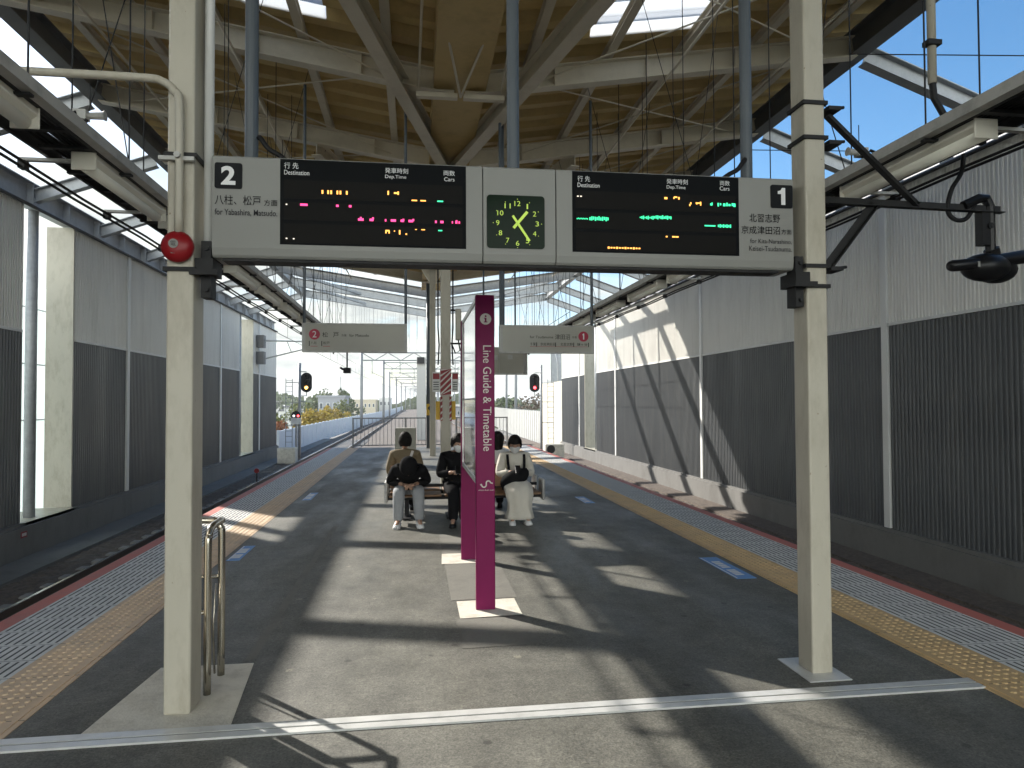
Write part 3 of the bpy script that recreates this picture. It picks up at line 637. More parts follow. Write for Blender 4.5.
for x, z, wd, h_ in ((1.441, 2.777, .018, .012), (1.500, 2.785, .020, .008), (1.520, 2.779, .009, .014), (1.490, 2.779, .006, .010), (1.586, 2.742, .007, .012), (1.592, 2.752, .007, .012), (1.635, 2.755, .026, .007), (1.652, 2.752, .007, .022), (1.628, 2.752, .007, .010)): R_(0, x, z, wd, h_)
for k in range(12): R_(0, 1.098+k*.0165, 2.480, .011, .008 if k % 3 else .012)
for x, wd in ((1.444, .010), (1.486, .018), (1.506, .018)): R_(0, x, 2.553, wd, .008)
for x in (.920, .938): R_(3, x, 2.770, .010, .006)
m.build('led_segments', [ORANGE, PINK, GREEN, LEDW], bd)
m = MB(); T = lambda s_, a, b_, c, d, mi=0, bold=0: text(m, s_, a, b_, c, d, facing(YF-.0042), mi, bold)
for dx_ in (0, 1.609):
    pass
T('行 先', -.696, -.622, 2.863, 2.896, 1); T('Destination', -.696, -.565, 2.830, 2.855, 1); T('発車時刻', -.161, -.036, 2.859, 2.889, 1); T('Dep.Time', -.161, -.046, 2.826, 2.850, 1); T('両数', .158, .221, 2.858, 2.887, 1); T('Cars', .162, .219, 2.827, 2.849, 1)
T('行 先', .919, .992, 2.855, 2.888, 1); T('Destination', .919, 1.047, 2.823, 2.848, 1); T('発車時刻', 1.447, 1.575, 2.861, 2.891, 1); T('Dep.Time', 1.447, 1.561, 2.828, 2.853, 1); T('両数', 1.772, 1.833, 2.864, 2.893, 1); T('Cars', 1.771, 1.831, 2.835, 2.859, 1)
T('八柱、松戸', -1.052, -.816, 2.656, 2.709, 0); T('方面', -.800, -.731, 2.657, 2.690, 0); T('for Yabashira, Matsudo.', -1.052, -.731, 2.596, 2.634, 2, .008)
T('北習志野', 1.952, 2.145, 2.655, 2.705, 0); T('京成津田沼', 1.902, 2.144, 2.584, 2.632, 0); T('方面', 2.152, 2.216, 2.587, 2.617, 0); T('for Kita-Narashino,', 1.956, 2.217, 2.526, 2.556, 2); T('Keisei-Tsudanuma.', 1.949, 2.217, 2.484, 2.514, 2)
m.build('lettering', [INK, WHITEINK, INKG], bd)
for x0, x1, t_, tx in ((-1.053, -.913, '2', (-1.020, -.946)), (2.088, 2.226, '1', (2.132, 2.184))):
    pl = MB(); pl.prism(rrect((x0+x1)/2, 2.812, (x1-x0)/2, .069, .012), YF-.006, YF-.001); n_ = pl.build('platform_number', INK, bd)
    m = MB()
    if t_ == '2': text(m, t_, tx[0], tx[1], 2.762, 2.863, facing(YF-.0075), 0, .035)
    else: m.add([(x, YF-.0075, z) for x, z in ((2.152, 2.762), (2.178, 2.762), (2.178, 2.863), (2.158, 2.863), (2.149, 2.848), (2.131, 2.843), (2.131, 2.826), (2.152, 2.826))], [tuple(range(8))])
    m.build('numeral', WHITEINK, n_)
ck = MB(); ck.prism(rrect(.563, 2.611, .164, .150, .02), YF-.006, YF-.001); clk = ck.build('clock', CLOCKG, bd)
m = MB(); CX, CZ = .572, 2.603
for k in range(1, 13):
    a = math.radians(30*k); rr_ = .112; x = CX+rr_*math.sin(a)*1.0; z = CZ+rr_*math.cos(a)*1.0; hw = .017 if k > 9 else .004 if k == 1 else .0095
    text(m, str(k), x-hw, x+hw, z-.014, z+.014, facing(YF-.0072)); m.box(CX+.137*math.sin(a)-.002, CX+.137*math.sin(a)+.002, YF-.0074, YF-.006, CZ+.137*math.cos(a)-.002, CZ+.137*math.cos(a)+.002)
m.build('dial_numerals', LIME, clk)
for ang, l1, l2, wd, yy_ in ((40, .086, .036, .016, -.011), (146, .120, .050, .013, -.0135)):
    d = Vector((math.sin(math.radians(ang)), 0, math.cos(math.radians(ang)))); c0 = Vector((CX, YF+yy_, CZ)); m = MB(); m.bar(c0-d*l2, c0+d*l1, wd, .002, (0, 1, 0)); m.build('clock_hand', LIME, clk)
for x in (-.893, .566, 2.00):
    m = MB(); m.tube([(x, 4.02, 2.92), (x, 4.02, 6.1)], .036, 14); m.disc((x, 4.02, 2.922), (0, 0, 1), .06, .012, 14); m.build('hanger_pipe', PIPEG, bd, smooth=False)
for x, s_ in ((-.85, 1), (1.98, -1)):
    m = MB(); m.tube(cr([(x, 4.0, 3.06), (x+.03*s_*.5, 3.98, 3.05), (x+.06*s_, 3.97, 2.99), (x+.12*s_, 3.97, 2.955), (x+.17*s_, 3.97, 2.915)]), .014, 8); m.build('power_cable', CABLE, bd)

# camera arm on the right post
arm = thing('bracket_arm', 'black angle iron arm bracing out from the right post over the track side', 'bracket', (2.5, 4.0, 2.8))
ya = 4.0
for n_, p, q in (('arm_rail', (2.50, ya, 2.83), (3.70, ya, 2.81)), ('brace', (2.52, ya, 3.36), (3.12, ya, 2.82)), ('brace', (2.50, ya, 2.42), (2.82, ya, 2.82))):
    m = MB(); m.bar(p, q, .008, .05, (0, 0, 1)); P, Q, r, u = m.frame(p, q); m.bar(P+r*.02-u*.022, Q+r*.02-u*.022, .045, .006); m.build(n_, DARK, arm)
m = MB()
for z in (2.40, 3.38, 3.17): m.box(2.49, 2.57, 3.93, 4.06, z-.012, z+.012); m.tube([(2.50, 3.95, z), (2.60, 3.95, z+.012)], .01, 6)
m.build('clamp_plate', DARK, arm)
sc_ = thing('platform_camera', 'black twin barrel platform camera hanging from the end of the arm', 'camera', (3.60, 4.0, 2.40))
m = MB(); m.tube([(3.44, ya, 2.83), (3.55, ya, 2.88), (3.60, ya, 2.88), (3.625, ya, 2.83), (3.625, ya, 2.47)], .030, 10); m.box(3.545, 3.60, ya-.03, ya+.03, 2.58, 2.80); m.tube([(3.63, ya, 2.56), (3.66, ya+.01, 2.50), (3.64, ya+.02, 2.45)], .045, 10); m.tube([(3.60, ya-.04, 2.70), (3.60, ya+.05, 2.70)], .02, 8); m.build('drop_tube', BLACK, sc_, smooth=False)
m = MB(); m.tube([(3.30, 3.96, 2.435), (3.32, 3.96, 2.437), (3.50, 3.96, 2.455), (3.95, 4.0, 2.53), (4.0, 4.0, 2.535)], [.028, .036, .038, .046, .046], 14); m.build('barrel', BLACK, sc_, smooth=True)
m = MB(); m.ell((3.585, 4.0, 2.44), .155, .11, .088, 0, 20, 12); m.ell((3.70, 4.05, 2.435), .14, .10, .085, 0, 18, 10); m.build('housing', BLACK, sc_, smooth=True)
m = MB(); m.box(3.466, 3.480, 3.920, 3.926, 2.428, 2.462); m.box(3.486, 3.491, 3.920, 3.926, 2.435, 2.455); m.box(3.53, 3.536, 3.915, 3.920, 2.44, 2.46); m.build('label_marks', SIGNG, sc_)
m = MB(); m.tube(cr([(3.52, ya, 2.84), (3.46, ya, 2.75), (3.38, ya, 2.74), (3.33, ya, 2.80), (3.36, ya, 2.93), (3.43, ya, 3.04), (3.45, ya, 3.16)], 8), .014, 8); m.build('cable_loop', CABLE, sc_, smooth=True)

# stainless handrail behind the bell post
hr = thing('handrail', 'stainless steel guard rail behind the left post base', 'rail', (-1.13, 4.25, 0))
for y in (4.10, 4.38): 
    m = MB(); m.tube(cr([(-1.13, y, .0), (-1.13, y, .78), (-1.135, y, .86), (-1.16, y, .90), (-1.22, y, .912), (-1.42, y, .912)] if y > 4.2 else [(-1.13, y, .0), (-1.13, y, .77), (-1.13, y+.015, .86), (-1.13, y+.07, .905), (-1.13, y+.28, .912)], 6), .021, 12); m.build('upright', STEEL, hr, smooth=True)
m = MB(); m.tube([(-1.13, 4.38, .58), (-1.42, 4.38, .58)], .012, 8); m.tube([(-1.13, 4.10, .45), (-1.25, 4.10, .45)], .012, 8); m.tube([(-1.42, 4.38, 0), (-1.42, 4.38, .92)], .021, 12); m.tube([(-1.155, 4.34, .03), (-1.165, 4.34, .3), (-1.15, 4.34, .55)], .006, 6); m.build('cross_rail', STEEL, hr, smooth=True)

# ================================================================ CABLE TRAYS AND LAMPS
def tray(xc, s_, label):          # s_: outward side (-1 left, +1 right)
    root = thing('cable_tray', label, 'cable tray', (xc, 10, 3.2), 'cable trays over the platform edges')
    y0, y1 = -3., 22.
    m = MB(); x = xc-s_*.10; m.box(x-.032, x+.032, y0, y1, 3.150, 3.160); m.box(x-.032, x-.027, y0, y1, 3.160, 3.215); m.box(x+.027, x+.032, y0, y1, 3.160, 3.215); m.build('lamp_channel', TRAYG, root)
    for x, za, zb in ((xc-s_*.05, 3.15, 3.24), (xc+s_*.27, 3.14, 3.20)): S(x-.012, x+.012, y0, y1, za, zb).build('side_rail', DARK, root)
    def series(name, first, mt, n, step):
        o = first.build(name, mt, root)
        for k in range(1, n):
            c = o.copy(); COL.objects.link(c); c.parent = root; c.location = (0, step*k, 0)
    series('rung', S(min(xc-s_*.03, xc+s_*.27), max(xc-s_*.03, xc+s_*.27), y0+.08, y0+.12, 3.155, 3.175), DARK, 83, .30)
    m = MB()
    for k in range(9):
        pts = [(xc+s_*(.02+k*.026)+random.uniform(-.008, .008), yy_, 3.19+random.uniform(0, .012)) for yy_ in [y0+i*(y1-y0)/24 for i in range(25)]]; m.tube(pts, .013, 6)
    o = m.build('cable_bundle', CABLE, root)
    zt_ = zr(xc, 6.0)
    for xa in (xc-s_*.10, xc+s_*.26): series('hanger_rod', MB().tube([(xa, 1.25, 3.19), (xa, 1.25, zt_)], .0052, 6), DARK, 16, 1.25)
    series('sway_rod', MB().tube([(xc-s_*.10, 2.5, 3.2), (xc+s_*.6, 3.1, zt_)], .0042, 5), DARK, 8, 2.5)
    series('sway_rod', MB().tube([(xc+s_*.26, 2.5, 3.2), (xc-s_*.5, 2.8, zt_)], .0042, 5), DARK, 8, 2.5)
    series('carrier_bar', S(min(xc-s_*.12, xc+s_*.28), max(xc-s_*.12, xc+s_*.28), 1.23, 1.27, 3.126, 3.139), DARK, 16, 1.25)
    series('cross_arm', S(min(xc+s_*.1, xc+s_*.42), max(xc+s_*.1, xc+s_*.42), 3.482, 3.518, 3.105, 3.124), TRAYG, 16, 1.2)
    series('insulator', S(xc+s_*.40-.02, xc+s_*.40+.02, 3.47, 3.53, 3.055, 3.105), BLACK, 16, 1.2)
    for dx_ in (.36, .42):
        m = MB(); m.tube([(xc+s_*dx_, y0+i*1.2, 3.08-.012*(i % 2)) for i in range(21)], .0095, 6); m.build('leaky_cable', CABLE, root)
tray(-2.0, -1, 'black cable ladder with grey channel over the platform 2 edge'); tray(3.09, 1, 'black cable ladder with grey channel over the platform 1 edge')
ORD = ['first', 'second', 'third', 'fourth', 'fifth', 'sixth', 'seventh', 'eighth', 'ninth', 'tenth', 'eleventh', 'twelfth', 'thirteenth']
def lamp(x, y, label):
    root = thing('strip_lamp', label, 'lamp', (x, y, 3.2), 'strip lamps under the cable trays')
    m = MB(); m.prism([(x-.062, 3.150), (x-.068, 3.11), (x-.035, 3.085), (x+.035, 3.085), (x+.068, 3.11), (x+.062, 3.150)], y+.005, y+1.245); m.build('body', LAMPC, root, bevel=.004)
    m = MB(); m.tube([(x, y+.02, 3.075), (x, y+1.23, 3.075)], .040, 14); m.build('diffuser', TUBE, root, smooth=True)
    S(x-.072, x+.072, y, y+.012, 3.04, 3.152).build('end_cap', LAMPC, root, bevel=.004); S(x-.072, x+.072, y+1.238, y+1.25, 3.04, 3.152).build('end_cap', LAMPC, root, bevel=.004)
    return root
l0 = None
for side, x, ys in ((0, -2.02, (2.72, 4.62, 6.1, 8.1, 9.6, 11.2, 12.9, 14.4, 16.6)), (1, 3.12, (1.6, 3.45, 5.2, 7.0, 8.6, 10.4, 12.2, 13.9, 16.0))):
    for i, y in enumerate(ys):
        lb = '%s cream strip lamp counting along the cable tray over %s' % (ORD[i], ('platform 2', 'platform 1')[side])
        if l0 is None: l0 = lamp(x, y, lb)
        else: dup(l0, (x, y, 3.2), lb)
# little horn speakers clamped on the trays, and a drop camera
for x, y, s_, lb in ((-1.90, 4.35, 1, 'small grey horn speaker with looped black cable on the left tray'), (3.0, 4.35, -1, 'small grey horn speaker with looped black cable on the right tray')):
    h = thing('horn_speaker', lb, 'speaker', (x, y, 3.36), 'horn speakers on the trays'); OFF[h.name] = Vector((x, y, 3.46))
    m = MB(); m.tube([(x, y, 3.37), (x+s_*.10, y, 3.375), (x+s_*.115, y, 3.376)], [.018, .022, .030], 10); m.box(x-.05, x+.02, y-.03, y+.03, 3.345, 3.40); m.build('horn', TRAYG, h)
    m = MB(); m.tube(cr([(x-.03*s_, y-.03, 3.38), (x-.07*s_, y-.03, 3.36), (x-.06*s_, y-.03, 3.31), (x, y-.03, 3.30), (x+.03*s_, y-.03, 3.34)]), .010, 8); m.build('cable', CABLE, h)
    m = MB(); m.tube([(x+.03*s_, y, 3.4), (x+.03*s_, y, 3.56)], .003, 5); m.build('aerial', DARK, h)
h = thing('hanging_pole', 'cream pipe dropping from the sky side to the right cable tray', 'pole', (3.16, 3.9, 3.5))
m = MB(); m.tube([(3.16, 3.9, 3.55), (3.16, 3.9, 6.2)], .026, 10); m.build('pipe', CREAM, h, smooth=True)
m = MB(); m.tube([(3.16, 3.9, 3.56), (3.17, 3.9, 3.46), (3.22, 3.9, 3.38), (3.27, 3.9, 3.30)], .02, 8); m.build('elbow', DARK, h); S(3.11, 3.20, 3.86, 3.92, 3.78, 3.81).build('pipe_clip', DARK, h)
h = thing('drop_camera', 'small dark camera on a thin grey drop rod beyond the platform 2 sign', 'camera', (-1.75, 19.0, 2.4))
m = MB(); m.tube([(-1.77, 19, 3.2), (-1.77, 19, 2.5)], .022, 8); m.build('rod', PIPEG, h); m = MB(); m.box(-1.86, -1.68, 18.9, 19.15, 2.38, 2.52); m.tube([(-1.86, 18.9, 2.47), (-1.94, 18.85, 2.53)], .03, 8); m.build('body', DARK, h)

# ================================================================ HANGING SIGNS
def hsign(x0, x1, label, side):
    root = thing('hanging_sign', label, 'sign', ((x0+x1)/2, 10, 2.31), 'hanging direction signs')
    S(x0+.04, x1-.04, 10.0, 10.12, 2.325, 2.685).build('face_panel', HANGS, root)
    m = MB(); m.box(x0, x1, 9.99, 10.13, 2.685, 2.705); m.box(x0, x1, 9.99, 10.13, 2.305, 2.325); m.box(x0, x0+.04, 9.99, 10.13, 2.325, 2.685); m.box(x1-.04, x1, 9.99, 10.13, 2.325, 2.685); m.build('rim', TRAYG, root)
    for x in (x0+.02, x1-.02):
        m = MB(); m.tube([(x, 10.06, 2.70), (x, 10.06, 6.05)], .021, 10); m.build('hanger_rod', PIPEG, root)
    y = 9.996; L = MB(); D = MB()
    if side == 0:
        D.disc((-1.373, 10.0, 2.548), (0, -1, 0), .074, .003, 26); text(L, '2', -1.40, -1.346, 2.505, 2.592, facing(y), 1)
        text(L, '松', -1.267, -1.193, 2.508, 2.579, facing(y), 0); text(L, '戸', -1.121, -1.047, 2.508, 2.579, facing(y), 0); text(L, '方面', -1.010, -.941, 2.520, 2.552, facing(y), 0); text(L, 'for Matsudo', -.901, -.634, 2.518, 2.556, facing(y), 0)
        for x in (-1.447, -1.279): L.box(x, x+.010, y, y+.003, 2.385, 2.456, 0); L.box(x+.02, x+.115, y, y+.003, 2.380, 2.386, 2)
        text(L, '八柱', -1.422, -1.343, 2.410, 2.450, facing(y), 0); text(L, '松戸', -1.256, -1.169, 2.410, 2.450, facing(y), 0)
    else:
        D.disc((2.430, 10.0, 2.548), (0, -1, 0), .074, .003, 26); L.add([(x, y, z) for x, z in ((2.424, 2.505), (2.442, 2.505), (2.442, 2.592), (2.428, 2.592), (2.414, 2.574), (2.414, 2.566), (2.424, 2.572))], [tuple(range(7))], 1)
        text(L, 'for Tsudanuma', 1.641, 1.984, 2.518, 2.554, facing(y), 0); text(L, '津田沼', 2.010, 2.230, 2.502, 2.578, facing(y), 0); text(L, '方面', 2.261, 2.331, 2.520, 2.552, facing(y), 0)
        text(L, '千葉', 1.645, 1.725, 2.412, 2.455, facing(y), 0); text(L, '京成津田沼', 1.794, 2.005, 2.412, 2.455, facing(y), 0); text(L, '北習志野', 2.087, 2.27, 2.412, 2.455, facing(y), 0); text(L, '鎌ヶ谷', 2.335, 2.49, 2.412, 2.455, facing(y), 0)
        for x in (1.735, 2.012, 2.28, 2.50): L.box(x, x+.010, y, y+.003, 2.395, 2.458, 0)
        L.box(1.645, 2.49, y, y+.003, 2.396, 2.400, 2)
    D.build('number_disc', CRIM, root); L.build('lettering', [INK, WHITEINK, CRIM], root)
hsign(-1.54, -.107, 'hanging white sign with crimson disc 2 pointing to Matsudo trains', 0)
hsign(1.205, 2.593, 'hanging white sign with crimson disc 1 pointing to Tsudanuma trains', 1)
m = MB(); m.tube([(1.37, 11, 2.6), (1.37, 11, 6.1)], .035, 10); tag(m.build('drop_pole', PIPEG, None, (1.37, 11, 2.6)), 'dark grey pole dropping from the roof behind the Tsudanuma sign', 'pole')
h = thing('monitor_box', 'beige hanging monitor box with two front doors and sloping end behind the totem', 'box', (1.85, 15, 2.2))
m = MB(); m.add([(1.30, 15, 2.22), (2.32, 15, 2.22), (2.55, 15.9, 2.22), (1.30, 15.9, 2.22), (1.30, 15, 2.78), (2.32, 15, 2.78), (2.55, 15.9, 2.78), (1.30, 15.9, 2.78)], [(3, 2, 1, 0), (4, 5, 6, 7), (0, 1, 5, 4), (1, 2, 6, 5), (2, 3, 7, 6), (3, 0, 4, 7)]); m.build('case', CABG, h)
m = MB(); m.box(1.30, 2.32, 14.985, 14.997, 2.2, 2.225); m.box(1.79, 1.80, 14.985, 14.997, 2.225, 2.75); m.box(1.66, 1.76, 14.98, 14.997, 2.5, 2.6); m.box(1.98, 2.08, 14.98, 14.997, 2.52, 2.62); m.build('door_trim', TRAYG, h)
for x in (1.5, 2.2):
    m = MB(); m.tube([(x, 15.4, 2.78), (x, 15.4, 6.1)], .02, 8); m.build('hanger_rod', PIPEG, h)

# ================================================================ INFORMATION TOTEM
tt = thing('information_totem', 'magenta information totem with glass map panel standing on concrete pads', 'totem', (.54, 6.35, 0))
for y0, y1 in ((5.44, 5.50), (7.19, 7.25)):
    leg = S(.466, .614, y0, y1, 0, 2.435).build('post', MAGENTA, tt, bevel=.006)
m = MB(); m.box(.484, .596, 5.52, 7.17, .99, 2.395); m.build('map_panel', MAPGLASS, tt)
m = MB()
for z0, z1 in ((.955, .99), (2.395, 2.43)): m.box(.476, .604, 5.50, 7.19, z0, z1)
m.box(.476, .486, 7.15, 7.19, .99, 2.395); m.box(.476, .486, 5.50, 5.525, .99, 2.395); m.box(.478, .484, 5.525, 7.15, 1.62, 1.635); m.build('panel_frame', ALU, tt)
m = MB(); yt = 5.4385
m.disc((.545, 5.4395, 2.246), (0, -1, 0), .044, .002, 28)
m.disc((.545, 5.4362, 2.268), (0, 1, 0), .0075, .0004, 14, 1)
m.add([(x, 5.4362, z) for x, z in ((.531, 2.219), (.559, 2.219), (.559, 2.226), (.5515, 2.226), (.5515, 2.255), (.533, 2.255), (.533, 2.248), (.5385, 2.248), (.5385, 2.226), (.531, 2.226))], [tuple(range(10))], 1)
vs, fs = text_geo('Line Guide & Timetable'); xs = [v[0] for v in vs]; ys_ = [v[1] for v in vs]; ax, bx_, ay, by = min(xs), max(xs), min(ys_), max(ys_)
m.add([(.524+(v[1]-ay)/(by-ay)*.064, yt, 2.040-(v[0]-ax)/(bx_-ax)*.818) for v in vs], fs)
pts = []
for k in range(13):      # the line company's S-shaped mark
    a = PI+PI*k/12; pts.append((.528+.018*math.cos(a), 5.4385, .962+.018*math.sin(a)))
pts2 = [(.546, 5.4385, .972)]
for k in range(1, 13):
    a = PI-PI*k/12; pts2.append((.562+.016*math.cos(a), 5.4385, .978+.014*math.sin(a)))
allp = [(.498, 5.4385, .962), (.510, 5.4385, .966)]+pts+pts2+[(.596, 5.4385, .972)]
m.tube(allp, .0055, 6)
text(m, 'shin-kei-sei', .485, .605, .917, .927, facing(yt))
m.build('lettering', [WARNW, MAGENTA], tt)

# ================================================================ BENCHES
def bench(x0, x1, label):
    root = thing('platform_bench', label, 'bench', ((x0+x1)/2, 9.95, 0), 'back to back platform benches')
    n = max(2, int(round((x1-x0)/.42))); wd = (x1-x0)/n
    for row, (ya_, yb_, yc) in enumerate(((9.45, 9.85, 9.87), (10.05, 10.45, 10.03))):
        for k in range(n):
            a = x0+k*wd+.02; b_ = x0+(k+1)*wd-.02
            S(a, b_, ya_, yb_, .345, .375).build('seat', WOOD, root, bevel=.008)
            if k > 0: continue
            m = MB(); m.add([(a, yc-.01, .42), (b_, yc-.01, .42), (b_, yc+.015, .42), (a, yc+.015, .42), (a, yc-.02+(.05 if row == 0 else -.01), .72), (b_, yc-.02+(.05 if row == 0 else -.01), .72), (b_, yc+.005+(.05 if row == 0 else -.01), .72), (a, yc+.005+(.05 if row == 0 else -.01), .72)], [(3, 2, 1, 0), (4, 5, 6, 7), (0, 1, 5, 4), (1, 2, 6, 5), (2, 3, 7, 6), (3, 0, 4, 7)]); m.build('backrest', WOOD, root)
    m = MB(); m.box(x0, x1, 9.62, 9.68, .29, .345); m.box(x0, x1, 10.22, 10.28, .29, .345); m.box(x0, x1, 9.93, 9.97, .42, .46); m.build('beam', DARK, root)
    for x in (x0+.25, x1-.25):
        m = MB(); m.box(x-.03, x+.03, 9.92, 9.98, 0, .42); m.box(x-.025, x+.025, 9.6, 10.3, .25, .289); m.box(x-.06, x+.06, 9.7, 10.2, .012, .03); m.build('leg', DARK, root)
    for x in (x0-.02, x1+.02):
        for y in (9.5, 10.1):
            m = MB(); m.box(x-.02, x+.02, y, y+.32, .26, .55); m.build('arm_panel', TRAYG, root, bevel=.015)
bench(-.36, .74, 'wooden back to back bench on the left with the bowed person sitting on it'); bench(.80, 1.72, 'wooden back to back bench on the right with the woman in cream sitting on it')

# ================================================================ PEOPLE
def skin_mesh(verts, edges, radii, sub=1):
    me = bpy.data.meshes.new('sk'); me.from_pydata(verts, edges, []); ob = bpy.data.objects.new('sk', me); COL.objects.link(ob)
    md = ob.modifiers.new('s', 'SKIN'); md.use_smooth_shade = True
    sd = ob.modifiers.new('d', 'SUBSURF'); sd.levels = sub; sd.render_levels = sub
    lay = me.skin_vertices[0].data
    for i, r in enumerate(radii):
        lay[i].radius = (r, r) if not isinstance(r, tuple) else r; lay[i].use_root = (i == 0)
    dg = bpy.context.evaluated_depsgraph_get(); e = ob.evaluated_get(dg); m2 = e.to_mesh()
    vs = [tuple(v.co) for v in m2.vertices]; fs = [tuple(p_.vertices) for p_ in m2.polygons]
    e.to_mesh_clear(); bpy.data.objects.remove(ob); bpy.data.meshes.remove(me); return vs, fs
def head_geo(mb, c, R, mi=0):
    vs = []; nu, nv = 20, 16
    for i in range(nv+1):
        t = PI*i/nv
        for j_ in range(nu):
            a = 2*PI*j_/nu; x = .080*math.sin(t)*math.cos(a); y = .095*math.sin(t)*math.sin(a); z = .115*math.cos(t)
            if z < 0: x *= 1-.28*(-z/.115); y *= 1-.12*(-z/.115)
            if y < 0:      # face side is local -y
                fx = abs(x)
                y += -.020*math.exp(-((fx/.014)**2+((z+.012)/.022)**2)) + .008*math.exp(-(((fx-.030)/.016)**2+((z-.012)/.014)**2)) - .006*math.exp(-((fx/.022)**2+((z+.052)/.012)**2)) - .006*math.exp(-((fx/.02)**2+((z+.10)/.02)**2))
            vs.append(Vector(c)+R @ Vector((x, y, z)))
    mb.add(vs, [(i*nu+j_, (i+1)*nu+j_, (i+1)*nu+(j_+1) % nu, i*nu+(j_+1) % nu) for i in range(nv) for j_ in range(nu)], mi)
    for s_ in (-1, 1): mb.ell(Vector(c)+R @ Vector((s_*.080, .01, -.005)), .010, .020, .030, mi, 8, 6, R)
def hair_geo(mb, c, R, length=.0, vol=1.0):
    nu, nv = 22, 14; vs = []
    for i in range(nv+1):
        for j_ in range(nu):
            a = 2*PI*j_/nu; front = -math.sin(a)          # 1 at the face
            tmax = PI*(.74 if front < -.2 else .64 if front < .35 else .50 if front < .7 else .40)
            t = tmax*i/nv; k = vol*(1+(.025*math.sin(5*a+1.7*i) if 0 < i else 0))
            p_ = Vector((.093*k*math.sin(t)*math.cos(a), .106*k*math.sin(t)*math.sin(a)+.006, .124*k*math.cos(t)+.002))
            if length and i > nv-4 and front < .3: p_.z -= length*(i-nv+4)/4
            vs.append(Vector(c)+R @ p_)
    mb.add(vs, [(i*nu+j_, (i+1)*nu+j_, (i+1)*nu+(j_+1) % nu, i*nu+(j_+1) % nu) for i in range(nv) for j_ in range(nu)])
def hand_geo(mb, wrist, d, side, n, mi=0):
    w0 = Vector(wrist); d = Vector(d).normalized(); n = Vector(n).normalized(); s_ = d.cross(n).normalized()*side
    mb.loft([[w0+d*l+s_*wd*math.cos(a)+n*th*math.sin(a) for a in [2*PI*k/8 for k in range(8)]] for l, wd, th in ((-.01, .024, .018), (.03, .036, .018), (.07, .040, .016), (.085, .036, .013))], mi)
    for k, (o_, L) in enumerate(((-.028, .062), (-.010, .072), (.009, .068), (.026, .052))):
        b0 = w0+d*.08+s_*o_; p1 = b0+d*L*.5+n*-.010; p2 = p1+d*L*.22-n*.022; p3 = p2+d*L*.02-n*.020
        mb.tube([b0-d*.02, b0, p1, p2, p3], [.0095, .0095, .009, .008, .006], 6, mi)
    b0 = w0+d*.025-s_*.03; mb.tube([b0, b0-s_*.018+d*.02-n*.006, b0-s_*.012+d*.05-n*.018, b0-s_*.0+d*.066-n*.022], [.012, .011, .009, .007], 6, mi)
